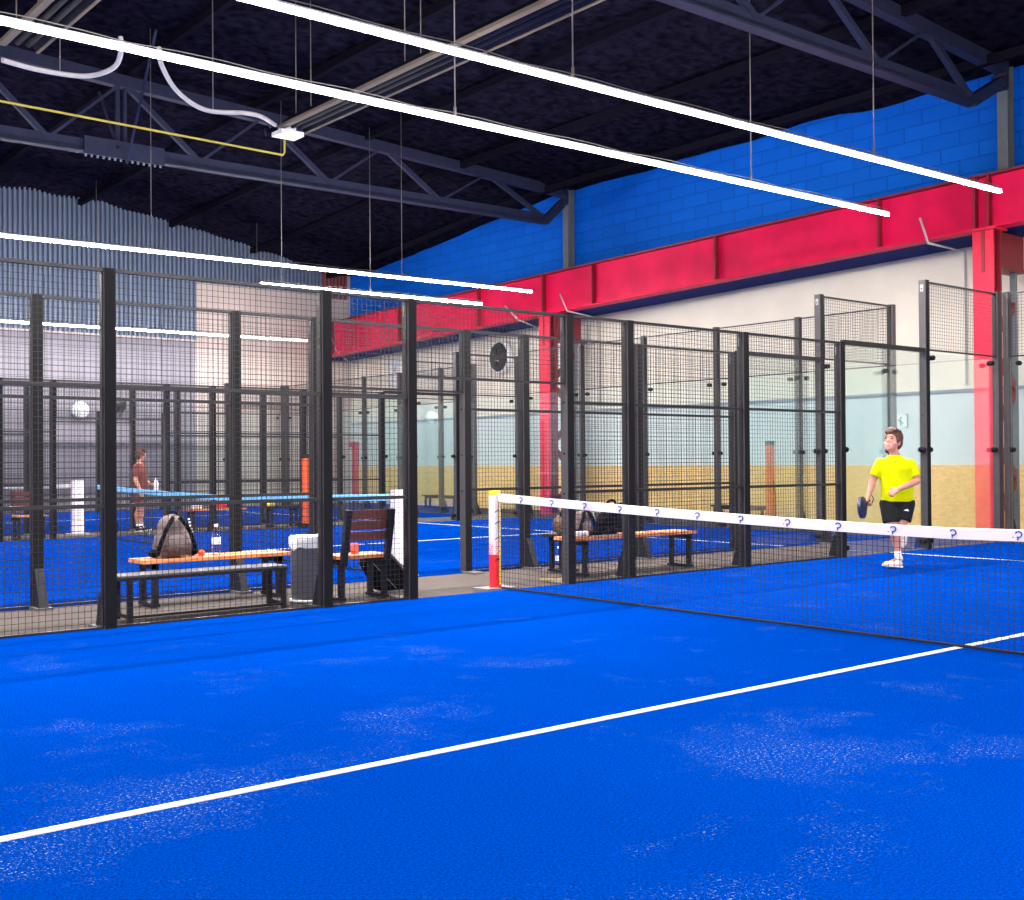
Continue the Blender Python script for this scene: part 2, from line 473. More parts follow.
for ys in (22.9, 19.1, 15.3, 12.65, 10.85, 7.05, 3.1, 1.2, .95, -3, -7):
    mm_ = MB(); mm_.box((11.44, ys - .02, gb(ys) + .03), (11.56, ys + .02, gt(ys) - .03)); mm_.build('stiffener', 'dred', g)

def crane_column(y, label):
    t = thing('crane_column', (11.6, y, 0), label, 'column', 'red crane columns')
    top = gb(y)
    m = MB(); m.box((11.45, y - .19, 0), (11.49, y + .19, top)); m.build('front_flange', 'redcol', t)
    m = MB(); m.box((11.49, y - .02, 0), (11.72, y + .02, top)); m.box((11.68, y - .19, 0), (11.72, y + .19, top)); m.build('web', 'dred', t)
    m = MB(); m.box((12.45, y - .05, 0), (12.53, y + .05, top - .6)); m.build('rear_chord', 'colg', t)
    z = .2; k = 0
    while z < top - 1.2:
        za, zb = (z, z + .72)
        m = MB()
        if k % 2 == 0: m.bar((11.7, y, za), (12.5, y, zb), .08, .12)
        else: m.bar((12.5, y, za), (11.7, y, zb), .08, .12)
        m.build('lacing_bar', 'dred', t); z += .78; k += 1
    m = MB(); m.box((11.7, y - .16, top - .62), (12.55, y + .16, top - .04)); m.box((11.66, y - .2, top - .66), (12.75, y + .2, top - .62)); m.build('bracket', 'dred', t)
    m = MB(); m.box((11.38, y - .26, top - .03), (11.8, y + .26, top)); m.build('cap_plate', 'redcol', t)
    m = MB(); m.box((11.435, y - .03, top - .75), (11.45, y + .03, top - .03)); m.build('stiffener_plate', 'dred', t)
    m = MB(); m.box((11.4, y - .25, 0), (11.8, y + .25, .02)); m.build('base_plate', 'dred', t)
crane_column(1.05, 'red steel crane column behind the corner glass near the yellow shirted player')
crane_column(12.6, 'red steel crane column seen through the mesh above the white net post')

def steel_column(y, label):
    t = thing('steel_column', (12.85, y, gt(y)), label, 'column', 'grey roof columns')
    m = MB()
    m.box((12.74, y - .1, gt(y)), (12.76, y + .1, 8.55)); m.box((12.94, y - .1, gt(y)), (12.96, y + .1, 8.55)); m.box((12.76, y - .01, gt(y)), (12.94, y + .01, 8.55))
    m.build('shaft', 'colg', t)
    m = MB(); m.box((12.7, y - .13, 8.0), (12.74, y + .13, 8.5)); m.build('end_plate', 'truss', t)
    m = MB(); m.box((12.6, y - .14, 8.2), (12.7, y + .14, 8.24)); m.box((12.6, y - .14, 7.96), (12.7, y + .14, 8.0)); m.build('cleat', 'truss', t)
steel_column(13.2, 'grey steel roof column on the girder at the far truss end')
steel_column(1.35, 'grey steel roof column on the girder at the nearest truss end, top right')

def truss(y, dz, label, splice, xe):
    t = thing('roof_truss', (12.6, y, 7.3), label, 'truss', 'steel roof trusses')
    zb = lambda x: 7.37 + dz + .006 * x
    zt = lambda x: 8.92 + dz - .047 * x
    m = MB(); m.bar((-12.9, y, zb(-12.9)), (xe, y, zb(xe)), .2, .03); m.bar((-12.9, y, zb(-12.9) + .13), (xe, y, zb(xe) + .13), .03, .24)
    m.build('bottom_chord', 'truss', t)
    m = MB(); m.bar((-12.9, y, zt(-12.9)), (12.75, y, zt(12.75)), .18, .24); m.build('top_chord', 'truss', t)
    m = MB(); m.bar((xe - .05, y, zb(xe) + .05), (12.75, y, zt(12.75) - .25), .16, .2); m.build('end_strut', 'truss', t)
    bx = [xe - .1] + [11.85 - 3.05 * k for k in range(1, 8)]; tx = [13 - 2.75 - 3.05 * k for k in range(8)]
    for k in range(8):
        for a in ((bx[k], tx[k], .1), (tx[k], bx[k + 1] if k < 7 else bx[k] - 2.8, .055)):
            if k == 0 or True:
                m = MB()
                p = (a[0], y, (zb(a[0]) + .15) if a[0] in bx else zt(a[0])); 
                q = (a[1], y, zt(a[1]) if a[1] in tx else zb(a[1]) + .15)
                m.bar(p, q, a[2], a[2]); m.build('diagonal_brace', 'truss', t)
    if splice:
        x = 1.05
        m = MB(); m.bar((x - .06, y, zb(x)), (x - .06, y, zt(x)), .06, .08); m.bar((x + .09, y, zb(x)), (x + .09, y, zt(x)), .06, .06); m.build('splice_post', 'truss', t)
        m = MB(); m.box((x - .75, y - .13, zb(x) - .06), (x + .85, y - .1, zb(x) + .28)); m.build('splice_plate', 'truss', t)
        for k in range(14):
            m = MB(); m.tube([(x - .7 + k * .115, y - .05, zb(x) - .1), (x - .7 + k * .115, y - .05, zb(x) - .02)], .022, 6); m.build('bolt', 'colg', t)
        for (bx_, by_), (tx_, ty_) in (((127, 163), (156, 30)), ((118, 149), (99, 92))):
            m = MB(); m.bar(un(bx_, by_, 1, y - .14), un(tx_, ty_, 2, 8.7), .045, .045); m.build('sway_rod', 'truss', t)
truss(13.3, 0, 'dark slate roof truss crossing behind the lights from upper left', True, 12.15)
truss(1.35, .08, 'dark slate roof truss at the top right corner, nearest the camera', False, 11.68)

# ---------------------------------------------------------------- lights
def linear_light(x0, x1, y, z, wires, label, drop=0.0):
    t = thing('linear_light', (x1, y, z), label, 'light', 'suspended LED line lights')
    A = V((x0, y, z - drop)); B = V((x1, y, z)); up = lambda d: V((0, 0, d))
    m = MB(); m.bar(A + up(.042), B + up(.042), .05, .022); m.build('housing', 'alu', t)
    m = MB(); m.bar(A + up(.008) + V((.01, 0, 0)), B + up(.008) - V((.01, 0, 0)), .046, .044); m.build('diffuser', 'led', t)
    L = B - A
    la = bpy.data.lights.new('lamp', 'AREA'); la.shape = 'RECTANGLE'; la.size = L.length - .04; la.size_y = .044
    la.energy = 45 * L.length; la.color = (1, .97, .94)
    lo = bpy.data.objects.new('lamp', la); COL.objects.link(lo); lo.parent = t
    lo.location = (A + B) / 2 + up(-.017) - V(t['_o']); lo.rotation_euler = (0, -atan2(L.z, L.x), 0)
    m = MB(); pts = []; n = 40
    for i in range(n + 1):
        p = A + L * (i / n); pts.append(p + V((0, .02, .075 + .03 * abs(sin(p.x * 1.9)))))
    m.tube(pts, .006, 5); m.build('power_cable', 'cable', t)
    for x in wires:
        p = A + L * ((x - x0) / (x1 - x0)); zc = roofz(x, y)
        m = MB(); m.tube([p + up(.05), (x, y, zc - .1)], .0085, 6)
        m.tube([p + up(.05), p + up(.16)], .018, 6); m.build('suspension_wire', 'cable', t)
linear_light(-9.4, 9.4, 1.57, 5.33, (-4.8, .55, 5.9), 'long LED line light above the walkway, second from the top of the photo', .09)
linear_light(-9.4, 9.3, -.41, 5.33, (-4.8, .6, 6.0), 'long LED line light nearest the camera, across the top right', .21)
linear_light(-9.4, 9.95, 11.29, 5.25, (-4.6, .85, 6.34), 'LED line light above the far side of the middle court', .12)
linear_light(3.8, 9.65, 12.79, 5.1, (4.3, 6.5), 'LED line light just behind the top rail, above the far walkway', .05)
linear_light(-9.4, 9.94, 21.77, 5.0, (3.6, 8.3), 'faint LED line light far off by the grey corrugated wall', .07)
linear_light(-9.4, 9.4, -9.95, 5.35, (-4.8, .6, 6.0), 'LED line light above the near side of the nearest court, out of view')

# ---------------------------------------------------------------- heaters, gas pipe, ducts
def heater(pa, pb, label, burner):
    x, ya, z = pa; yb = pb
    t = thing('radiant_heater', (x, ya, z), label, 'heater', 'ceiling tube heaters')
    m = MB(); m.bar((x - .19, ya, z + .05), (x - .19, yb, z + .05), .1, .05); m.build('side_trim', 'heat', t)
    m = MB(); m.tube([(x - .02, ya - .1, z + .08), (x - .02, yb, z + .08)], .045, 10); m.tube([(x + .12, ya - .1, z + .08), (x + .12, yb, z + .08)], .045, 10); m.build('radiant_tube', 'heatd', t)
    m = MB()
    prof = [(-.2, .04), (-.12, .2), (.16, .2), (.26, .04), (.25, .03), (.15, .185), (-.11, .185), (-.19, .03)]
    m.prism([(x + a, z + b) for a, b in prof], 1, min(ya, yb), max(ya, yb)); m.build('reflector', 'heatd', t)
    m = MB(); m.bar((x + .27, ya, z + .03), (x + .27, yb, z + .03), .035, .035); m.build('edge_trim', 'heat', t)
    for yy in [ya - .4 - 3.2 * k for k in range(3)]:
        m = MB(); m.tube([(x - .12, yy, z + .18), (x - .12, yy, roofz(x, yy) - .1)], .008, 6); m.tube([(x + .16, yy, z + .18), (x + .16, yy, roofz(x, yy) - .1)], .008, 6); m.build('hanger', 'cable', t)
    if burner:
        m = MB(); m.box((x - .2, ya - .05, z - .05), (x + .22, ya + .3, z + .02)); m.box((x - .1, ya, z + .02), (x + .1, ya + .25, z + .1)); m.build('burner_box', 'whitep', t)
        m = MB(); m.tube([(x - .1, ya + .3, z + .12), (x - .25, ya + .4, z + .02), (x - .3, ya + .3, z + .1)], .05, 8); m.build('gas_valve', 'heatd', t)
    return t
heater((2.03, 8.2, 6.9), -2.0, 'cream edged tube heater hanging between the two long lights', True)
heater((-2.75, 7.0, 6.9), -2.0, 'tube heater cut off at the upper left corner', False)
gp = un(283, 155, 2, 6.62); ga = un(0, 101, 2, 6.62)
m = MB(); m.tube([(-12.9, ga.y - .3, 6.62), ga, gp + V((-.15, 0, 0)), gp, gp + V((.03, 0, .05)), gp + V((.03, 0, .3))], .018, 8)
tag(m.build('gas_pipe', 'yellow', None, (gp.x, gp.y, 6.62)), 'thin yellow gas pipe running to the heater, upper left', 'pipe')
def smoothpath(P, n=8):
    P = [V(p) for p in P]; out = []
    for i in range(len(P) - 1):
        a = P[max(0, i-1)]; b = P[i]; c = P[i+1]; d = P[min(len(P)-1, i+2)]
        for k in range(n):
            t = k / n
            out.append(.5*((2*b) + (c-a)*t + (2*a-5*b+4*c-d)*t*t + (3*b-a-3*c+d)*t**3))
    return out + [P[-1]]
def duct(pts, label, hang):
    P = [un(px, py, 2, z) for px, py, z in pts]
    t = thing('flexible_duct', tuple(P[0]), label, 'duct', 'pale flexible pipes below the roof')
    m = MB(); m.tube(smoothpath(P), .035, 10); m.build('hose', 'duct', t)
    h = un(*hang); m = MB(); m.tube([h, (h.x, h.y, roofz(h.x, h.y))], .008, 5); m.build('hanger', 'cable', t)
duct([(2, 60, 6.85), (40, 70, 6.85), (85, 76, 6.85), (113, 68, 6.9), (121, 52, 7.0), (120.5, 37, 7.2)], 'pale flexible pipe curving up left of the splice in the far truss', (60, 71, 2, 6.88))
duct([(159, 48, 7.25), (162, 66, 7.1), (178, 92, 6.95), (206, 110, 6.85), (245, 113, 6.85), (262, 117, 6.88), (275, 125, 6.95)], 'pale flexible pipe looping down to the heater burner box', (213, 110, 2, 6.87))

def conduit(pts, label):
    m = MB(); m.tube(pts, .022, 6)
    tag(m.build('wall_conduit', 'duct', None, tuple(pts[0])), label, 'pipe', 'white conduits from the girder to the wall')
p = un(920, 218, 0, 11.38); q = un(928, 243, 0, 11.36); w = un(965, 250, 0, XW - .05); w.z = min(w.z, gb(w.y) - .03); 
conduit([p, q, w, (w.x, w.y, 2.7)], 'white bent conduit left of the big red column, dropping down the beige wall')
p = un(560, 294, 0, 11.38); q = un(567, 311, 0, 11.36); w = un(599, 313.5, 0, XW - .05); w.z = min(w.z, gb(w.y) - .03)
conduit([p, q, w, (w.x, w.y, 2.7)], 'white bent conduit under the girder right of the far red column')
p = un(505, 306, 0, 11.38); q = un(518, 319.5, 0, 11.36); w = un(540, 321, 0, XW - .05); w.z = min(w.z, gb(w.y) - .03)
conduit([p, q, w, (w.x, w.y, 3.4)], 'white bent conduit on the girder left of the far red column')
p = un(332, 339, 0, 11.38); q = un(336.5, 351, 0, 11.36); w = un(350, 352, 0, XW - .05); w.z = min(w.z, gb(w.y) - .03)
conduit([p, q, w, (w.x, w.y, 3.4)], 'white bent conduit at the far left end of the girder')

# wall fans and clocks
def wall_disc(c, axis, r, face, rim, label, name, cat, group=None):
    t = thing(name, tuple(c), label, cat, group); s = -1
    m = MB(); m.lathe(c, [(0.001, 0), (r * 1.12, 0), (r * 1.12, s * .16), (r * 1.0, s * .2), (r * .96, s * .17), (.001, s * .17)], 28, axis); m.build('rim', rim, t)
    m = MB(); m.lathe(c, [(r * .97, s * .172), (r * .93, s * .19), (.001, s * .2)], 28, axis); m.build('face', face, t)
    return t, m
c = un(498, 357, 0, XW - .19) + V((.19, 0, 0)); t, _ = wall_disc(c, 'x', .42, 'fanb', 'whitep', 'round black wall fan in a white ring on the beige wall', 'wall_fan', 'fan')
m = MB(); m.box((c.x - .215, c.y - .02, c.z - .13), (c.x - .2, c.y + .1, c.z - .08)); m.build('badge', 'whitep', t)
m = MB()
for k in range(5):
    a = 2 * pi * k / 5; m.bar((c.x - .205, c.y, c.z), (c.x - .205, c.y + .26 * cos(a), c.z + .26 * sin(a)), .02, .05, (1, 0, 0))
m.build('guard', 'black', t)
c = un(395, 372, 0, XW - .19) + V((.19, 0, 0)); t, _ = wall_disc(c, 'x', .39, 'whitep', 'whitep', 'round white wall clock half hidden behind the doorway post', 'wall_clock', 'clock')
m = MB(); m.bar((c.x - .205, c.y, c.z), (c.x - .205, c.y - .05, c.z + .17), .01, .02, (1, 0, 0)); m.bar((c.x - .205, c.y, c.z), (c.x - .205, c.y - .1, c.z - .05), .01, .025, (1, 0, 0)); m.build('clock_hand', 'black', t)
c = un(79, 410, 1, YL - .05); wall_disc(c, 'y', .21, 'whitep', 'whitep', 'small round white disc on the pale far left wall', 'wall_lamp', 'lamp')
c = un(117, 405, 1, YL - .05); wall_disc(c, 'y', .2, 'fanb', 'black', 'small round black fan on the pale far left wall', 'wall_fan', 'fan')
c = un(901, 421, 0, XW)
t = thing('exit_sign', tuple(c), 'small green and white exit pictogram sign on the wall above the player', 'sign')
m = MB(); m.box((XW + .0, c.y - .16, c.z - .14), (XW - .012 + .02, c.y + .16, c.z + .14)); m.build('plate', 'whitep', t)
m = MB(); X = XW - .006
for a, b in (((-.15, -.13), (-.15, .13)), ((.15, -.13), (.15, .13)), ((-.15, .13), (-.09, .13)), ((.15, .13), (.09, .13)), ((-.15, -.13), (-.09, -.13)), ((.15, -.13), (.09, -.13)), ((0, -.1), (0, .03)), ((0, .0), (-.05, -.05)), ((0, -.02), (.05, .03))):
    m.bar((X, c.y + a[0], c.z + a[1]), (X, c.y + b[0], c.z + b[1]), .012, .025, (1, 0, 0))
m.ell((X, c.y, c.z + .06), (.006, .022, .022)); m.build('pictogram', 'green', t)

# ---------------------------------------------------------------- fences
PW = .09
def wires_x(m, x0, x1, z0, z1, y, th=.0036, st=.05):
    nx = max(1, round((x1 - x0) / st)); nz = max(1, round((z1 - z0) / st))
    for i in range(1, nx):
        x = x0 + (x1 - x0) * i / nx; m.box((x - th/2, y - th/2, z0), (x + th/2, y + th/2, z1))
    for k in range(1, nz):
        z = z0 + (z1 - z0) * k / nz; m.box((x0, y + th/2, z - th/2), (x1, y + th*1.4, z + th/2))
def wires_y(m, y0, y1, z0, z1, x, th=.0036, st=.05):
    ny = max(1, round((y1 - y0) / st)); nz = max(1, round((z1 - z0) / st))
    for i in range(1, ny):
        y = y0 + (y1 - y0) * i / ny; m.box((x - th/2, y - th/2, z0), (x + th/2, y + th/2, z1))
    for k in range(1, nz):
        z = z0 + (z1 - z0) * k / nz; m.box((x + th/2, y0, z - th/2), (x + th*1.4, y1, z + th/2))
def frame_x(m, x0, x1, z0, z1, y, w=.016, wt=.016):
    m.box((x0, y - .012, z0), (x1, y + .026, z0 + w)); m.box((x0, y - .02, z1 - wt), (x1, y + .03, z1))
    m.box((x0, y - .012, z0 + w), (x0 + w * .8, y + .026, z1 - wt)); m.box((x1 - w * .8, y - .012, z0 + w), (x1, y + .026, z1 - wt))
def frame_y(m, y0, y1, z0, z1, x, w=.022):
    m.box((x - .012, y0, z0), (x + .018, y1, z0 + w)); m.box((x - .012, y0, z1 - w), (x + .018, y1, z1))
    m.box((x - .012, y0, z0 + w), (x + .018, y0 + w * .7, z1 - w)); m.box((x - .012, y1 - w * .7, z0 + w), (x + .018, y1, z1 - w))
def clampx(m, x, y, z): m.lathe((x, y, z), [(.001, -.045), (.033, -.045), (.038, -.028), (.038, .028), (.033, .045), (.001, .045)], 12, 'y')
def clampy(m, y, x, z): m.lathe((x, y, z), [(.001, -.045), (.033, -.045), (.038, -.028), (.038, .028), (.033, .045), (.001, .045)], 12, 'x')

def post(t, x, y, s, h, detail=True, gus=True):
    """x = right edge of the post, s = outward direction (+1/-1) of the gusset"""
    yc = y + .055
    m = MB(); m.box((x - PW, y, 0), (x - PW/2 - .003, y + .11, h)); m.box((x - PW/2 + .003, y, 0), (x, y + .11, h)); m.box((x - PW/2 - .01, y + .02, 0), (x - PW/2 + .01, y + .1, h - .01))
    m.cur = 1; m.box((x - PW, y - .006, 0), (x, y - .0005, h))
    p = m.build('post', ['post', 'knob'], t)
    yo = y + .11 if s > 0 else y
    m = MB()
    if gus: m.prism([(yo, .012), (yo + s * .12, .012), (yo + s * .03, .3), (yo, .3)] if s > 0 else [(yo, .012), (yo, .36), (yo - .03, .36), (yo - .17, .012)], 0, x - PW * .95, x - PW * .05)
    if gus: m.build('gusset', 'black', p)
    m = MB(); m.box((x - PW - .03, y + .05 if s > 0 else y - .2, -.012), (x + .03, y + .31 if s > 0 else y + .05, .012)); m.build('base_plate', 'gtop', p)
    if detail:
        m = MB(); m.box((x - PW - .003, y + .035, h - .17), (x - PW, y + .085, h - .07)); m.build('bolt_plate', 'bolt', p)
        for z in (h - .13, 1.95, 1.4, .97):
            m = MB(); m.lathe((x - PW - .006, y + .06, z), [(.001, 0), (.012, 0), (.012, .01), (.001, .01)], 8, 'x'); m.build('bolt', 'knob', p)
    return p

def mesh_bay(t, x0, x1, y, rows, wire=True):
    for za, zb in rows:
        m = MB(); frame_x(m, x0, x1, za, zb, y + .035, wt=.028 if zb > 2.6 else .016); wires_x(m, x0, x1, za, zb, y + .035); m.build('mesh_panel', 'wire', t)
R3 = ((.002, .985), (.985, 1.95), (1.95, 2.9))
def fence(y, s, label, posts, H=2.9, H4=3.93, door=(-1.1, .95), corner=True, z3=2.9):
    t = thing('court_fence', (0, y, 0), label, 'fence', 'mesh side fences of the courts')
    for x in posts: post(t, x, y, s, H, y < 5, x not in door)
    for a, b in zip(posts[:-1], posts[1:]):
        if abs(a - door[0]) < .01:
            m = MB(); frame_x(m, a, b - PW, 2.14, H, y + .035, .026, .028); wires_x(m, a, b - PW, 2.14, H, y + .035); m.build('transom_panel', 'wire', t)
        else:
            k = H / 2.9
            mesh_bay(t, a, b - PW, y, [(za * (k if za > .1 else 1), zb * k) for za, zb in R3])
    if corner:
        x6 = posts[-1]; x8, x10 = corner
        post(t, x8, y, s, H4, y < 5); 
        m = MB(); m.box((x10 - .1, y, 0), (x10, y + .1, H4)); m.build('corner_post', 'post', t)
        m = MB(); m.box((x6, y + .01, H - .03), (x8 - PW, y + .07, H + .03)); m.build('top_bar', 'black', t)
        for a, b in ((x6, x8 - PW), (x8, x10 - .1)):
            m = MB(); m.box((a + .01, y + .045, .02), (b - .01, y + .057, H - .03)); m.build('glass_pane', 'glass', t)
            for xx in (a + .05, b - .05):
                for z in (.12, 1.45):
                    m = MB(); clampx(m, xx, y + .05, z); m.build('glass_clamp', 'knob', t)
        for xx in (x8 + .14, x10 - .24):
            m = MB(); clampx(m, xx, y + .05, H - .1); m.build('glass_clamp', 'knob', t)
        m = MB(); frame_x(m, x8 + .03, x10 - .11, H, H4 - .02, y + .035, .024, .024); wires_x(m, x8 + .03, x10 - .11, H, H4 - .02, y + .035); m.build('mesh_panel', 'wire', t)
    return t
fence(0, 1, 'nearest black mesh side fence, standing along the bright blue foreground court', [-6.1, -4.04, -2.04, -1.1, .95, 1.87, 3.88, 5.89], corner=(7.98, 10.05))
fence(1.83, -1, 'black mesh side fence just behind the wooden walkway benches', [-6.1, -4.04, -2.04, -1.1, .95, 1.87, 3.88, 5.89], corner=(7.98, 10.0))
fence(11.78, 1, 'distant black mesh fence on the far side of the middle court', [-3.6, -1.6, -.7, 1.4, 2.33, 4.3, 6.2], H=2.83, H4=3.8, door=(-.7, 1.4), corner=(8.2, 10.0))
fence(13.6, -1, 'distant black mesh fence behind the maroon far bench, edging the farthest court', [-3.5, -1.5, -.6, 1.45, 2.4, 4.33, 6.25], H=2.83, H4=3.75, door=(-.6, 1.45), corner=(8.25, 10.1))
fence(23.45, 1, 'faintest black mesh fence standing against the grey corrugated wall', [-.6, 1.45, 2.4, 4.3, 6.2], H=2.83, H4=3.75, door=(-.6, 1.45), corner=(8.2, 10.1))

def back_wall(x, ys, label, H=2.9, H4=3.93):
    t = thing('glass_back_wall', (x, (ys[0] + ys[-1]) / 2, 0), label, 'glass wall', 'glass end walls of the courts')
    for i, yy in enumerate(ys):
        m = MB(); m.box((x, yy - .045, 0), (x + .11, yy - .003, H4)); m.box((x, yy + .003, 0), (x + .11, yy + .045, H4)); m.box((x + .02, yy - .01, 0), (x + .1, yy + .01, H4)); p = m.build('post', 'post', t)
        m = MB(); m.prism([(x + .11, .012), (x + .28, .012), (x + .14, .36), (x + .11, .36)], 1, yy - .04, yy + .04); m.build('gusset', 'black', p)
    for a, b in zip(ys[:-1], ys[1:]):
        lo, hi = min(a, b) + .045, max(a, b) - .045
        m = MB(); m.box((x + .045, lo + .01, .02), (x + .057, hi - .01, H - .02)); m.build('glass_pane', 'glass', t)
        m = MB(); frame_y(m, lo, hi, H, H4 - .02, x + .035); wires_y(m, lo, hi, H, H4 - .02, x + .035); m.build('mesh_panel', 'wire', t)
        for yy in (lo + .14, hi - .14):
            m = MB(); clampy(m, yy, x + .05, H - .1); m.build('glass_clamp', 'knob', t)
        for yy in (lo + .03, hi - .03):
            for z in (.12, 1.45):
                m = MB(); clampy(m, yy, x + .05, z); m.build('glass_clamp', 'knob', t)
back_wall(10.07, [-.06, -2.0, -4.0, -6.0, -8.0, -9.9], 'glass and mesh end wall right of the player, at the photo edge')
back_wall(10.03, [1.98, 3.9, 5.85, 7.83, 9.75, 11.7], 'glass and mesh end wall of the middle court, in front of the beige wall')
back_wall(10.03, [13.75, 15.1, 17.0, 18.8, 20.9, 23.3], 'glass and mesh end wall of the farthest court, seen through the doorway', 2.83, 3.75)

# ---------------------------------------------------------------- nets and net posts
def net_post(x, y, h, label, mats, w=.15):
    t = thing('net_post', (x, y, 0), label, 'net post', 'padded net posts')
    hw = w / 2
    def rr(z0, z1, name, mat, g=0):
        m = MB(); c = .02; a = hw + g
        poly = [(x - a + c, y - a), (x + a - c, y - a), (x + a, y - a + c), (x + a, y + a - c), (x + a - c, y + a), (x - a + c, y + a), (x - a, y + a - c), (x - a, y - a + c)]
        m.prism(poly, 2, z0, z1); return m.build(name, mat, t)
    if mats == 'near':
        tag(rr(.02, .36, 'lower_pad', 'padr'), 'red lower pad')
        tag(rr(.36, h - .05, 'upper_pad', 'padw'), 'worn white upper pad')
        tag(rr(h - .05, h, 'top_band', 'pady'), 'yellow top band')
        m = MB()
        for i in range(7):
            for k in range(6):
                if random.random() < .85 - k * .13:
                    yy = y - hw + .022 + i * .0102; z = .375 + k * .022
                    m.box((x - hw - .0015, yy - .0035, z - .006), (x - hw, yy + .0035, z + .006))
                    xx = x - hw + .022 + i * .0102
                    m.box((xx - .0035, y - hw - .0015, z - .006), (xx + .0035, y - hw, z + .006))
        tag(m.build('dot_print', 'padr', t), 'red dotted fade')
        m = MB(); m.bar((x + .01, y - hw - .006, .05), (x + .01, y - hw - .006, h - .1), .03, .012, (1, 0, 0)); m.build('lacing_strip', 'pady', t)
        m = MB()
        for z in (.3, .52, .68, .8): m.tube([(x + .02, y - hw - .016, z), (x - .01, y - hw - .016, z + .02), (x - hw * .8, y - hw - .006, z - .005)], .005, 5)
        m.build('lace', 'knob', t)
    else:
        rr(.02, h, 'pad', 'padw')
    m = MB(); m.box((x - .2, y - .12, -.01), (x + .2, y + .12, .02)); m.build('base_plate', 'bolt', t)
    return t
net_post(0, .185, 1.02, 'white and red padded net post with a yellow top, in the near doorway', 'near', .105)
net_post(0, 1.98, 1.0, 'white net post partly hidden behind the doorway post left of centre', 'far')
net_post(.1, 13.05, 1.02, 'distant white net post of the farthest court, left of the foreground post', 'far', .19)

def net(x, ya, yb, zpost, zmid, tape, label, th=.003, st=.045, logos=False, ztape=.075):
    t = thing('court_net', (x, (ya + yb) / 2, 0), label, 'net', 'padel court nets')
    L = yb - ya; zt = lambda y: zmid + (zpost - zmid) * abs((y - (ya + yb) / 2) / (L / 2)) ** 1.4
    m = MB(); n = int(abs(L) / st)
    for i in range(n + 1):
        y = ya + L * i / n; wob = .004 * sin(i * 2.7)
        m.box((x - th/2, y - th/2 + wob, .03), (x + th/2, y + th/2 + wob, zt(y) - ztape + .01))
    nz = int((zmid - .06) / st)
    segs = 24
    for k in range(nz + 1):
        for i in range(segs):
            y0, y1 = ya + L * i / segs, ya + L * (i + 1) / segs
            h = lambda y: .03 + (zt(y) - ztape - .03) * k / nz
            m.bar((x + th, y0, h(y0)), (x + th, y1, h(y1)), th, th)
    m.build('net_mesh', 'net', t)
    m = MB(); segs = 30; vs = []; fs = []
    for i in range(segs + 1):
        y = ya + L * i / segs
        for dx, dz in ((-.009, -ztape), (-.009, -.004), (0, .002), (.009, -.004), (.009, -ztape)): vs.append((x + dx, y, zt(y) + dz))
    for i in range(segs):
        for k in range(5): fs.append((i*5+k, i*5+(k+1) % 5, (i+1)*5+(k+1) % 5, (i+1)*5+k))
    m.add(vs, fs)
    if logos:
        m.cur = 1; y = yb - .38; k = 0; X = x - .0105
        while y > ya:
            zc = zt(y) - ztape * .5
            pts = [(X, y - .022 * cos(a) - .0, zc + .008 + .019 * sin(a)) for a in [radians(d) for d in range(160, -121, -20)]]
            m.tube(pts, .0055, 4); m.tube([(X, y + .004, zc - .008), (X, y + .006, zc - .03)], .0055, 4)
            if k % 2: m.bar((X, y + .045, zc - .012), (X, y + .034, zc - .012), .003, .006)
            y -= .47; k += 1
    m.build('tape', [tape, 'logo'], t)
    m = MB(); m.tube([(x, ya + L * i / 12, .02) for i in range(13)], .011, 6); m.build('bottom_cable', 'net', t)
    return t
net(0, -9.95, .125, .985, .835, 'nettape', 'near court net with printed white tape, stretching to the right edge', logos=True, ztape=.078)
net(0, 2.06, 11.7, .95, .86, 'bluetape', 'middle court net with pale blue tape, seen through the left mesh', .006, .09)
net(.1, 13.15, 23.3, .95, .86, 'nettape', 'farthest court net with white tape, at the left edge', .006, .12)

# ---------------------------------------------------------------- benches
def bench(x0, x1, y0, y1, z, label, seat='woodo', frame='black', legx=None, back=None, name='wooden_bench', group='benches in the walkways', nsl=3):
    t = thing(name, ((x0 + x1) / 2, (y0 + y1) / 2, 0), label, 'bench', group)
    m = MB(); w = (y1 - y0 - .012 * (nsl - 1)) / nsl
    for k in range(nsl): m.box((x0, y0 + k * (w + .012), z - .035), (x1, y0 + k * (w + .012) + w, z))
    m.build('seat', seat, t)
    lx = legx or (x0 + .12, x1 - .12)
    for x in lx:
        m = MB(); m.box((x - .025, y0 + .02, z - .09), (x + .025, y1 - .02, z - .035)); m.build('crossbar', frame, t)
        for y in (y0 + .045, y1 - .045):
            m = MB(); m.box((x - .025, y - .025, 0), (x + .025, y + .025, z - .035)); m.build('leg', frame, t)
        m = MB(); m.box((x - .03, y0 + .0, 0), (x + .03, y1, .03)); m.build('foot_bar', frame, t)
    if back is not None:
        side, zt, lean = back
        yb = y0 if side < 0 else y1
        for x in lx:
            m = MB(); m.bar((x, yb, z - .1), (x, yb + side * lean, zt), .06, .05, (0, 1, 0)); m.build('back_upright', frame, t)
        for k in range(3):
            za = z + .13 + k * (zt - z - .13) / 3; f = (za - z) / (zt - z); f2 = (za + .1 - z) / (zt - z)
            m = MB(); m.bar((x0 + .04, yb + side * lean * (f + f2) / 2 + side * -.03, za + .055), (x1 - .04, yb + side * lean * (f + f2) / 2 + side * -.03, za + .055), .025, (zt - z - .13) / 3 - .02); m.build('back_slat', 'woodr', t)
    return t
bench(-3.37, -1.86, 1.1, 1.48, .435, 'orange wood bench carrying the backpack, behind the low grey bench', legx=(-3.25, -1.98))
t = thing('low_bench', (-3.15, .45, 0), 'low black framed bench with a grey top, close behind the near mesh', 'bench', 'benches in the walkways')
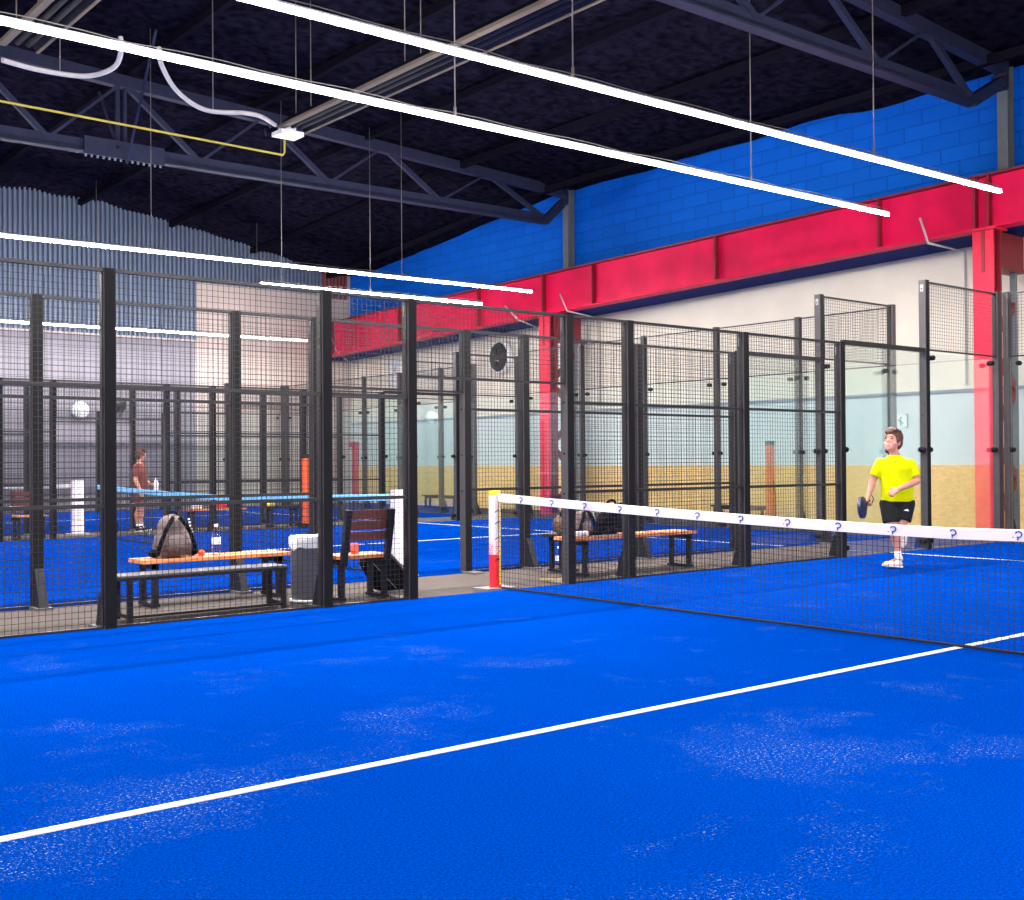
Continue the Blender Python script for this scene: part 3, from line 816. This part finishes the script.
m = MB(); m.box((-3.92, .25, .37), (-2.36, .56, .388)); m.build('seat', 'gtop', t)
m = MB(); m.box((-3.92, .245, .345), (-2.36, .27, .37)); m.box((-3.92, .54, .345), (-2.36, .565, .37)); m.box((-3.92, .27, .345), (-3.88, .54, .37)); m.box((-2.4, .27, .345), (-2.36, .54, .37)); m.build('frame', 'black', t)
for x in (-3.83, -2.4):
    for y in (.265, .545):
        m = MB(); m.box((x - .02, y - .02, 0), (x + .02, y + .02, .345)); m.build('leg', 'black', t)
    m = MB(); m.box((x - .02, .285, .03), (x + .02, .525, .06)); m.build('foot_bar', 'black', t)
m = MB(); m.box((-3.81, .255, .03), (-2.42, .275, .05)); m.build('stretcher', 'black', t)
bench(-1.77, -1.2, .32, .66, .43, 'wooden seat with a red brown slatted backrest, right of the grey bin', legx=(-1.735, -1.25), back=(-1, .87, .1), name='slatted_seat', group=None)
bench(1.4, 3.45, .48, .86, .445, 'orange wood bench behind the net, piled with black bags', legx=(1.58, 3.34))
t = bench(1.6, 2.0, 1.0, 1.3, .45, 'small black stool holding the speckled bag, behind the net left end', 'black', 'black', name='low_stool', group=None)
bench(-1.25, -.7, 12.2, 12.55, .42, 'distant maroon slatted bench with an orange seat, at the left edge', legx=(-1.2, -.78), back=(1, .84, .1), name='slatted_seat', group=None)
bench(2.2, 3.45, 12.75, 13.1, .41, 'distant wooden bench behind the pale blue net, with small bags on it')
bench(3.8, 4.6, 12.5, 12.8, .42, 'distant dark bench beside the far orange post pad', 'black')
p = un(742, 507, 0, 12.5)
bench(12.2, 12.6, 6.5, 7.9, .33, 'dark bench behind the middle court glass, beside the orange pole', 'black', name='dark_bench')
bench(12.1, 12.5, 17.4, 18.9, .36, 'dark bench against the OSB wall, seen through the doorway', 'black', name='dark_bench')

# ---------------------------------------------------------------- loose things
def bottle(x, y, z, h, r, label, mat='clear', lab='whitep'):
    t = thing('water_bottle', (x, y, z), label, 'bottle', 'plastic water bottles')
    m = MB(); m.lathe((x, y, z), [(.001, 0), (r*.9, 0), (r, .02*h), (r, .28*h), (r*.92, .31*h), (r, .34*h), (r, .62*h), (r*.8, .74*h), (r*.4, .86*h), (r*.36, .93*h), (.001, .93*h)], 16); m.build('body', mat, t)
    m = MB(); m.lathe((x, y, z), [(r*1.02, .36*h), (r*1.02, .58*h)], 16); m.build('paper_label', lab, t)
    m = MB(); m.lathe((x, y, z), [(r*.44, .92*h), (r*.44, h), (.001, h)], 12); m.build('cap', 'whitep', t)
    return t
q = un(216, 554, 2, .435); bottle(-2.60, 1.24, .435, .30, .042, 'clear water bottle standing on the orange bench right of the backpack')
bottle(2.09, 1.55, -.012, .27, .04, 'clear water bottle standing on the walkway floor behind the net')

def backpack(x, y, z, w, dth, h, label, mat='pack'):
    t = thing('backpack', (x, y, z), label, 'bag')
    m = MB()
    m.ell((x, y, z + h * .36), (w * .5, dth * .5, h * .4)); m.ell((x - .01, y, z + h * .68), (w * .38, dth * .42, h * .32)); m.box((x - w * .45, y - dth * .4, z + .012), (x + w * .45, y + dth * .4, z + h * .35))
    skinny(m, 'body', mat, t, .014, 8, .5)
    m = MB(); m.ell((x, y - dth * .42, z + h * .3), (w * .33, dth * .22, h * .24)); skinny(m, 'front_pocket', mat, t, .012, 6)
    for s in (-1, 1):
        m = MB(); P = smoothpath([(x + s * .03, y - dth * .40, z + h * .93), (x + s * w * .3, y - dth * .52, z + h * .66), (x + s * w * .46, y - dth * .5, z + h * .32), (x + s * w * .52, y - dth * .46, z + .04)])
        m.tube(P, .02, 8); m.build('shoulder_strap', 'packd', t)
    m = MB(); m.tube(smoothpath([(x - .04, y, z + h * .97), (x - .02, y, z + h * 1.04), (x + .03, y, z + h * 1.04), (x + .05, y, z + h * .97)]), .01, 6); m.build('grab_handle', 'packd', t)
    m = MB()
    for k in range(5): m.box((x + w * .27 + k * .008, y - dth * .56, z + h * (.86 - .075 * k)), (x + w * .27 + .02 + k * .008, y - dth * .545, z + h * (.9 - .075 * k)))
    m.build('strap_print', 'whitep', t)
    m = MB(); m.ell((x - w * .5, y - .02, z + .045), (.06, .06, .04)); m.build('hip_belt', 'packd', t)
    m = MB(); m.ell((x + w * .5, y - .02, z + .05), (.07, .06, .045)); m.build('hip_belt', 'packd', t)
    return t
backpack(-3.03, 1.27, .438, .36, .24, .41, 'grey brown backpack standing on the orange bench behind the near mesh')
m = MB(); m.ell((-2.77, 1.2, .435 + .034), (.034,)*3); tag(m.build('ball', 'obal', None, (-2.77, 1.2, .435)), 'small orange ball between the backpack and the bottle', 'ball')

t = thing('waste_bin', (-1.965, .62, 0), 'round grey waste bin with a white liner over its rim', 'bin')
m = MB(); m.lathe((-1.965, .62, 0), [(.001, .02), (.14, .02), (.145, .04), (.152, .56), (.156, .58), (.145, .58), (.13, .1), (.001, .1)], 28); m.build('body', 'bin', t)
m = MB(); prof = []
for k in range(28):
    pass
vs = []; fs = []; n = 36; rings = 6
for i in range(rings):
    for k in range(n):
        a = 2*pi*k/n; drop = [.0, .03, .045, .03, -.02, -.07][i]; rad = [.11, .13, .15, .166, .166, .162][i]
        hang = .045 * noise.noise(V((cos(a)*2, sin(a)*2, 1))) if i >= 4 else .012 * noise.noise(V((cos(a)*3, sin(a)*3, i)))
        vs.append((-1.965 + rad*cos(a), .62 + rad*sin(a), .58 + drop + hang))
for i in range(rings-1):
    for k in range(n): fs.append((i*n+k, i*n+(k+1)%n, (i+1)*n+(k+1)%n, (i+1)*n+k))
m.add(vs, fs, True); m.build('liner', 'bagw', t)
m = MB(); m.lathe((-1.965, .62, 0), [(.001, 0), (.163, 0), (.163, .02), (.001, .02)], 28); m.build('base', 'whitep', t)

m = MB(); m.lathe((-1.5, .5, .432), [(.001, 0), (.035, 0), (.042, .1), (.038, .1), (.032, .01), (.001, .01)], 16)
tag(m.build('cup', 'pink', None, (-1.5, .5, .43)), 'coral red cup on the seat with the slatted backrest', 'cup')

t = thing('racket_bag', (-1.0, .76, 0), 'black racket bag standing behind the slatted seat beside the doorway post', 'bag')
m = MB()
A = [un(px, py, 1, .72) for px, py in ((380, 595), (412, 592), (416, 574), (392, 557), (366, 556), (364, 565))]
m.prism([(q.x, max(.012, q.z)) for q in A], 1, .70, .84); ob = m.build('body', 'packd', t)
finalize(ob, [('BEVEL', dict(width=.03, segments=3)), ])
m = MB(); B = [un(px, py, 1, .69) for px, py in ((388, 552), (397, 561), (405, 572), (410, 584))]
m.tube(smoothpath(B), .012, 6); m.build('carry_strap', 'pack', t)
m = MB(); p = un(372, 562, 1, .695); q = un(396, 588, 1, .695); m.bar(p, q, .004, .012, (0, 1, 0)); m.build('zip', 'bolt', t)

# things on the right bench
backpack(1.74, .74, .447, .26, .2, .3, 'grey and black backpack leaning on the orange bench behind the net')
t = thing('sports_bag', (2.17, .66, .445), 'black sports bag with looped handles on the orange bench behind the net', 'bag')
m = MB(); m.ell((2.17, .71, .45 + .15), (.2, .13, .15)); m.box((2.02, .62, .462), (2.33, .8, .57)); skinny(m, 'body', 'packd', t, .014, 8)
for dx, hh in ((-.1, .17), (.06, .13)):
    m = MB(); m.tube(smoothpath([(2.17 + dx - .1, .6, .68), (2.17 + dx - .07, .58, .66 + hh), (2.17 + dx + .05, .58, .67 + hh), (2.17 + dx + .1, .6, .68)]), .016, 6); m.build('handle', 'packd', t)
t = thing('ball_tube', (1.52, .56, .445), 'white ball tube lying on the left end of the bench behind the net', 'tube')
m = MB(); m.lathe((1.42, .56, .445 + .036), [(.001, 0), (.036, 0), (.036, .2), (.001, .2)], 16, 'x'); m.build('can', 'whitep', t)
m = MB(); m.lathe((1.62, .56, .445 + .036), [(.001, .03), (.038, .03), (.038, 0), (.001, 0)], 16, 'x'); m.build('lid', 'padw', t)
for i, (dx, lab) in enumerate(((1.77, 'black trainer on the bench behind the net, beside the ball tube'), (2.0, 'black trainer on the bench behind the net, in front of the grey backpack'))):
    t = thing('trainer', (dx, .545, .445), lab, 'shoe', 'black trainers on the bench')
    m = MB(); m.ell((dx, .54, .485), (.1, .038, .034)); m.ell((dx + .05, .54, .505), (.05, .034, .05)); m.box((dx - .1, .512, .456), (dx + .1, .568, .474)); skinny(m, 'upper', 'packd', t, .008, 4)
    m = MB(); m.box((dx - .105, .507, .447), (dx + .105, .573, .458)); m.build('sole', 'whitep', t)
t = thing('speckled_bag', (1.8, 1.14, .453), 'brown speckled bag on the small black stool behind the net', 'bag')
m = MB(); m.ell((1.8, 1.14, .57), (.14, .11, .115)); m.box((1.7, 1.06, .464), (1.9, 1.22, .55)); skinny(m, 'body', 'packp', t, .014, 8)
m = MB(); m.tube(smoothpath([(1.73, 1.1, .66), (1.76, 1.1, .74), (1.84, 1.1, .75), (1.87, 1.1, .66)]), .014, 6); m.build('handle', 'packd', t)
m = MB(); m.bar((.99, .62, -.002), (1.24, .42, -.002), .05, .02); tag(m.build('wood_lath', 'palew', None, (1.1, .52, -.012)), 'pale yellow wood strip lying on the walkway beside the doorway post', 'strip')
# small things on the far bench
for (bx, mat, lab) in ((2.42, 'whitep', 'small white bag on the far bench, left end'), (2.95, 'padr', 'small red bag on the far bench behind the pale blue net'), (3.25, 'whitep', 'small white bag on the far bench beside the red bag')):
    m = MB(); m.ell((bx, 12.9, .41 + .07), (.13, .09, .075)); m.box((bx - .1, 12.85, .418), (bx + .1, 12.95, .46))
    ob = skinny(m, 'small_bag', mat, None, .014, 6); tag(ob, lab, 'bag', 'small bags on the far bench')
m = MB(); m.ell((3.92, 12.62, .42 + .05), (.1, .08, .055)); m.box((3.84, 12.56, .422), (4.0, 12.68, .45)); tag(skinny(m, 'small_bag', 'pady', None, .014, 6), 'small yellow bag on the distant dark bench', 'bag')

# orange pads
def orange_pad(x, y, h, r, label, square):
    t = thing('orange_pad', (x, y, 0), label, 'pad')
    m = MB(); m.lathe((x, y, 0), [(r, .1), (r, h - .06)], 14); m.build('sleeve', 'orange', t)
    m = MB(); m.lathe((x, y, 0), [(r * .9, 0), (r * .9, .1), (.001, .1)], 14); m.build('foot', 'knob', t)
    m = MB(); m.lathe((x, y, 0), [(r * 1.08, h - .08), (r * 1.08, h), (.001, h)], 14); m.build('cap', 'knob', t)
    return t
orange_pad(4.22, 11.66, 1.5, .085, 'tall orange post pad rising above the grey bin, seen through the mesh', 0)
q = un(770, 441, 0, 12.2)
t = orange_pad(12.2, q.y, q.z, .09, 'tall orange padded pole behind glass, left of the player', 0)
m = MB(); m.tube([(12.2, q.y - .13, 0), (12.2, q.y - .13, .55), (12.2, q.y - .07, .95)], .015, 6); m.build('support_rod', 'knob', t)

# ---------------------------------------------------------------- people
def person(root, J, mats, detail=False, vox=.009):
    """J: joints in local metres; every pose is given explicitly"""
    b = MB()
    hd = J['head']; f = V(J['face']).normalized(); up = V(J['hup']).normalized(); s = f.cross(up).normalized(); up = s.cross(f).normalized()
    c = V(hd)
    ax = (s, f, up)
    hs = J.get('hs', 1.0)
    b.ell(c + up * (.02*hs), (.074*hs, .092*hs, .1*hs), ax); b.ell(c + f * (.014*hs) - up * (.05*hs), (.062*hs, .066*hs, .062*hs), ax)
    b.ell(c + f * (.046*hs) - up * (.085*hs), (.028*hs, .025*hs, .02*hs), ax)
    b.caps(c + f * (.085*hs) + up * (.014*hs), c + f * (.096*hs) - up * (.014*hs), .006, .0085)
    for k in (-1, 1):
        b.ell(c + s * k * (.074*hs) - f * (.005*hs) - up * (.008*hs), (.012*hs, .02*hs, .032*hs), ax)
        b.ell(c + s * k * (.045*hs) + f * (.043*hs) - up * (.03*hs), (.028*hs, .024*hs, .026*hs), ax)
    b.ell(c + f * (.078*hs) + up * (.042*hs), (.05*hs, .018*hs, .014*hs), ax)
    b.caps(V(J['neck']), c - up * .06 - f * .01, .06, .055)
    b.chain([(J['pelvis'], .115), (J['waist'], .105), (J['chest'], .105), (J['neck'], .065)])
    for A in ('L', 'R'):
        sh, el, wr = V(J['sh' + A]), V(J['el' + A]), V(J['wr' + A])
        b.chain([(V(J['chest']) * .4 + sh * .6 - V((0, 0, .02)), .07), (sh - V((0, 0, .015)), .05), (sh * .45 + el * .55, .052), (el, .042), (el * .7 + wr * .3, .043), (wr, .028)])
        h = V(J['ha' + A])                     # palm end (knuckles)
        hdv = (h - wr).normalized(); pn = V(J['pn' + A]).normalized(); sd = hdv.cross(pn).normalized()
        pn = sd.cross(hdv).normalized()
        b.ell((wr + h) / 2, (.04, .05, .018), (sd, hdv, pn), 12, 8)
        cu = J['curl' + A]
        for i, (o, l) in enumerate(((-.03, .066), (-.01, .076), (.01, .072), (.03, .056))):
            p0 = h + sd * o - hdv * .012
            a1 = cu * .6 + .05 * i; d1 = (hdv * cos(a1) + pn * sin(a1)); p1 = p0 + d1 * l * .5
            a2 = cu * 1.5 + .05 * i; d2 = (hdv * cos(a2) + pn * sin(a2)); p2 = p1 + d2 * l * .35
            a3 = cu * 2.2; d3 = (hdv * cos(a3) + pn * sin(a3)); p3 = p2 + d3 * l * .25
            b.chain([(p0, .0098), (p1, .0092), (p2, .0085), (p3, .0075)])
        tb = wr + hdv * .03 - sd * .03
        t1 = tb + (hdv * .6 - sd * .7 + pn * .35).normalized() * .04; t2 = t1 + (hdv * .8 - sd * .1 + pn * .7).normalized() * .035
        b.chain([(tb, .014), (t1, .0115), (t2, .009)])
        hp, kn, an, toe = V(J['hip' + A]), V(J['kn' + A]), V(J['an' + A]), V(J['toe' + A])
        cd = V(J.get('calf' + A, (0, .025, 0)))
        b.chain([(hp, .105), (hp * .5 + kn * .5, .088), (kn, .06), (kn * .68 + an * .32 + cd, .06), (kn * .3 + an * .7 + cd * .4, .042), (an, .036)])
        b.chain([(an, .034), (an * .5 + toe * .5, .022), (toe * .8 + an * .2, .016)])
    body = skinny(b, 'body', mats['skin'], root, vox, 3, .4)
    # shirt
    m = MB(); hem = J['hem']
    pl, wa, ch, nk = V(J['pelvis']), V(J['waist']), V(J['chest']), V(J['neck'])
    lat = V(J['lat']).normalized(); dp = V((0, 0, 1)).cross(lat).normalized()
    rings = []
    for (p, a, bb) in ((V((pl.x, pl.y, hem)), .19, .145), (V((wa.x, wa.y, hem + .1)), .188, .15), (wa, .188, .152), (wa * .5 + ch * .5, .196, .152), (ch, .208, .15), (V(J['shL']) * .5 + V(J['shR']) * .5 + V((0, 0, .02)), .17, .115), (V(J['shL']) * .4 + V(J['shR']) * .4 + nk * .2 + V((0, 0, .04)), .14, .1), (nk + V((0, 0, -.03)), .105, .088), (nk + V((0, 0, .0)), .078, .075)):
        rings.append([p + lat * (a * cos(2*pi*k/28)) + dp * (bb * sin(2*pi*k/28)) for k in range(28)])
    vs = [v for r_ in rings for v in r_]; fs = []
    for i in range(len(rings) - 1):
        for k in range(28): fs.append((i*28+k, i*28+(k+1)%28, (i+1)*28+(k+1)%28, (i+1)*28+k))
    fs.append(tuple(range(28))[::-1]); fs.append(tuple(range((len(rings)-1)*28, len(rings)*28)))
    m.add(vs, fs)
    for A in ('L', 'R'):
        sh, el = V(J['sh' + A]), V(J['el' + A]); mid = sh * .25 + el * .75
        m.ell(sh, (.073,)*3); m.tube([V(J['chest']) * .3 + sh * .7, sh, sh * .6 + el * .4, mid], [.08, .072, .072, .07], 16)
    skinny(m, 'shirt', mats['shirt'], root, vox, 6, .5)
    # shorts
    m = MB(); 
    m.ell(pl + V((0, 0, .0)), (.172, .138, .15), (lat, dp, V((0, 0, 1))))
    for A in ('L', 'R'):
        hp, kn = V(J['hip' + A]), V(J['kn' + A]); e = hp + (kn - hp) * J.get('short', .72)
        m.tube([hp + V((0, 0, .03)), hp, hp * .5 + e * .5, e], [.11, .122, .115, .108], 18)
    skinny(m, 'shorts', mats['shorts'], root, vox, 5, .5)
    # socks and shoes
    for A in ('L', 'R'):
        kn, an, toe = V(J['kn' + A]), V(J['an' + A]), V(J['toe' + A])
        m = MB(); m.tube([an - (an - kn) * .26, an - (an - kn) * .1, an], [.043, .042, .044], 14); m.build('sock', mats['sock'], root)
        m = MB(); fd = (toe - an); heel = V(J['heel' + A]); dn = V(J['dn' + A]).normalized(); d = (toe - heel).normalized(); sd = d.cross(dn).normalized()
        m.ell(heel + d * .05 - dn * .035, (.042, .065, .048), (sd, d, dn)); m.ell(heel * .45 + toe * .55 - dn * .022, (.044, .11, .036), (sd, d, dn)); m.ell(toe - d * .05 - dn * .012, (.046, .065, .03), (sd, d, dn))
        m.tube([an - dn * .03, an + dn * .02], [.047, .05], 14)
        sh_ = skinny(m, 'shoe', mats['shoe'], root, .007, 3, .4)
        m = MB(); P = []
        for k in range(20):
            a = 2*pi*k/20; P.append(heel * .5 + toe * .5 + d * (.135 * cos(a)) + sd * (.046 * sin(a) * (1 - .12 * cos(a))))
        vs = [p + dn * .008 for p in P] + [p - dn * .012 for p in P]
        m.add(vs, [tuple(range(20)), tuple(range(20, 40))[::-1]] + [(k, (k+1) % 20, 20+(k+1) % 20, 20+k) for k in range(20)]); m.build('sole', mats.get('sole', 'whitep'), sh_)
    # hair
    m = MB()
    m.ell(c + up * (.055*hs) - f * (.018*hs), (.088*hs, .1*hs, .088*hs), ax); m.ell(c - f * (.05*hs) + up * (.0*hs), (.083*hs, .062*hs, .085*hs), ax)
    m.ell(c + up * (.112*hs) + f * (.035*hs), (.07*hs, .06*hs, .036*hs), ax); m.ell(c + up * (.085*hs) + f * (.07*hs) + s * (.02*hs), (.05*hs, .03*hs, .026*hs), ax)
    for k in (-1, 1): m.ell(c + s * k * (.07*hs) + up * (.03*hs) + f * (.015*hs), (.018*hs, .03*hs, .045*hs), ax)
    random.seed(3)
    for i in range(16):
        a = random.uniform(0, 2*pi); p0 = c + up * (.1 + random.uniform(-.02, .03)) + s * (.06 * cos(a)) + f * (.07 * sin(a) - .01)
        m.caps(p0, p0 + (s * cos(a) * .5 + f * (.5*hs) + up * (.3*hs)).normalized() * .05, .022, .012)
    skinny(m, 'hair', mats['hair'], root, .008, 2, .35)
    if detail:
        for k in (-1, 1):
            m = MB(); m.ell(c + s * k * (.031*hs) + f * (.083*hs) + up * (.018*hs), (.014*hs, .009*hs, .007*hs), ax); m.build('eye', 'dark', root)
            m = MB(); m.caps(c + s * k * (.018*hs) + f * (.094*hs) + up * (.04*hs), c + s * k * (.046*hs) + f * (.082*hs) + up * (.042*hs), .005, .004); m.build('eyebrow', 'hair', root)
        m = MB(); m.caps(c + f * (.074*hs) - up * (.05*hs) - s * (.02*hs), c + f * (.074*hs) - up * (.05*hs) + s * (.02*hs), .008, .008); m.build('lips', 'lip', root)
    return body

PX, PY = 4.98, -1.31
az = atan2(PY - CP.y, PX - CP.x)
root = thing('person', (0, 0, 0), 'person in neon yellow shirt and black shorts walking with a racket on near court', 'person')
J = dict(hs=1.16, head=(-.01, .0, 1.522), face=(-.48, -.82, .24), hup=(.2, .2, 1), neck=(.012, .025, 1.36), chest=(.02, .03, 1.2), waist=(.035, .03, 1.0), pelvis=(.035, .03, .82), lat=(1, .12, 0), hem=.80,
    shL=(-.15, -.0, 1.255), elL=(-.245, .0, 1.06), wrL=(-.298, -.08, .86), haL=(-.315, -.115, .785), pnL=(.85, -.2, -.1), curlL=1.0,
    shR=(.185, .05, 1.245), elR=(.265, .03, 1.05), wrR=(.05, -.17, .955), haR=(-.02, -.2, .92), pnR=(.1, .75, -.5), curlR=.75,
    hipL=(-.055, .02, .79), knL=(-.02, -.045, .47), anL=(.045, .02, .11), toeL=(-.13, -.07, .035), heelL=(.075, .03, .012), dnL=(0, 0, -1), calfL=(.02, .03, 0),
    hipR=(.125, .05, .79), knR=(.075, -.02, .5), anR=(.11, .36, .43), toeR=(.1, .42, .25), heelR=(.11, .42, .45), dnR=(0, .85, .3), calfR=(0, 0, -.03), short=.76)
person(root, J, dict(skin='skin', shirt='shirt', shorts='shorts', sock='sock', shoe='shoe', hair='hair'), True, .0065)
m = MB(); m.bar((.0, -.118, 1.285), (.035, -.117, 1.285), .004, .006); m.build('chest_mark', 'logo', root)
m = MB(); m.prism([(.105, .70), (.15, .715), (.17, .69), (.13, .695)], 1, -.118, -.108); m.build('shorts_mark', 'whitep', root)
root.location = (PX, PY, .002); root.rotation_euler = (0, 0, az - pi / 2)
# racket, held in the image-left hand
rk = thing('padel_racket', (0, 0, 0), 'dark navy padel racket held low by the person in yellow', 'racket')
h0 = V((-.305, -.118, .80)); d = V((-.2, -.9, -.2)).normalized(); wv = V((-.15, -.3, .95)); wv = (wv - d * wv.dot(d)).normalized(); nv = d.cross(wv)
h1 = h0 - d * .07
m = MB(); m.tube([h1, h0 + d * .09], .0155, 10); m.build('grip', 'packd', rk)
m = MB(); cc = h0 + d * .275; n = 32; th = .019
oval = [cc + d * (.145 * cos(2*pi*k/n)) + wv * (.128 * sin(2*pi*k/n)) for k in range(n)]
vs = [p + nv * th for p in oval] + [p - nv * th for p in oval]
m.add(vs, [tuple(range(n)), tuple(range(n, 2*n))[::-1]] + [(k, (k+1) % n, n+(k+1) % n, n+k) for k in range(n)])
m.build('head', 'racket', rk)
m = MB()
for sgn in (-1, 1): m.bar(h0 + d * .08, h0 + d * .17 + wv * sgn * .075, .03, .034, tuple(nv))
m.build('throat', 'racket', rk)
m = MB()
for i in range(-3, 4):
    for j in range(-3, 4):
        if i*i + j*j < 12:
            p = cc + d * i * .03 + wv * j * .03
            for sg in (-1, 1): m.tube([p + nv * sg * (th + .0005), p + nv * sg * (th + .001)], .0055, 8)
m.build('drill_holes', 'knob', rk)
m = MB(); m.tube(smoothpath([h1, h1 + V((.02, .02, -.05)), h1 + V((.05, .03, .02)), h1 + V((.02, .03, .07))]), .005, 6); m.build('wrist_strap', 'packd', rk)
rk.location = root.location; rk.rotation_euler = root.rotation_euler

# far standing person in the second walkway
r2 = thing('person', (0, 0, 0), 'distant person in maroon standing behind the pale blue net', 'person')
J2 = dict(head=(0, -.01, 1.5), face=(.5, -.8, -.05), hup=(0, 0, 1), neck=(0, .02, 1.35), chest=(0, .02, 1.17), waist=(0, .02, .99), pelvis=(0, .02, .83), lat=(1, 0, 0), hem=.82,
    shL=(-.17, .02, 1.28), elL=(-.22, .03, 1.02), wrL=(-.2, -.06, .8), haL=(-.2, -.08, .72), pnL=(.9, 0, 0), curlL=.5,
    shR=(.17, .02, 1.28), elR=(.22, .03, 1.02), wrR=(.17, -.17, .93), haR=(.16, -.24, .92), pnR=(-.9, 0, 0), curlR=.9,
    hipL=(-.09, .02, .8), knL=(-.1, .0, .45), anL=(-.1, .03, .09), toeL=(-.12, -.15, .035), heelL=(-.1, .06, .012), dnL=(0, 0, -1),
    hipR=(.09, .02, .8), knR=(.1, .0, .45), anR=(.1, .03, .09), toeR=(.12, -.15, .035), heelR=(.1, .06, .012), dnR=(0, 0, -1), short=.8)
person(r2, J2, dict(skin='skin', shirt='maroon', shorts='maroon', sock='sock', shoe='packd', hair='hair'), False, .014)
r2.location = (1.35, 13.1, -.012); r2.rotation_euler = (0, 0, .9)
bt = bottle(0, 0, 0, .24, .045, 'white bottle in the hand of the distant person in maroon', 'whitep')
bt.location = V((1.35, 13.1, .8)) + Matrix.Rotation(.9, 3, 'Z') @ V((.115, -.27, .0))
# dark rucksack standing beside the person
t = thing('rucksack', (.75, 13.2, -.012), 'black rucksack on the walkway left of the distant person in maroon', 'bag')
m = MB(); m.ell((.75, 13.2, .22), (.17, .12, .24)); m.box((.6, 13.1, 0), (.9, 13.3, .2)); skinny(m, 'body', 'packd', t, .016, 6)
m = MB(); m.tube(smoothpath([(.68, 13.2, .44), (.7, 13.2, .52), (.8, 13.2, .52), (.82, 13.2, .44)]), .012, 6); m.build('grab_handle', 'packd', t)

for o in bpy.data.objects:
    if '_o' in o: del o['_o']

# ---------------------------------------------------------------- world and colour
w = bpy.data.worlds.new('world'); S.world = w; w.use_nodes = True
bg = w.node_tree.nodes.get('Background'); bg.inputs[0].default_value = (.6, .7, .9, 1); bg.inputs[1].default_value = .3
S.view_settings.view_transform = 'Standard'; S.view_settings.look = 'None'
S.view_settings.exposure = 0.2; S.view_settings.gamma = 1.0
S.view_settings.use_curve_mapping = False
S.cycles.transparent_max_bounces = 40
S.cycles.max_bounces = 8
S.cycles.diffuse_bounces = 5
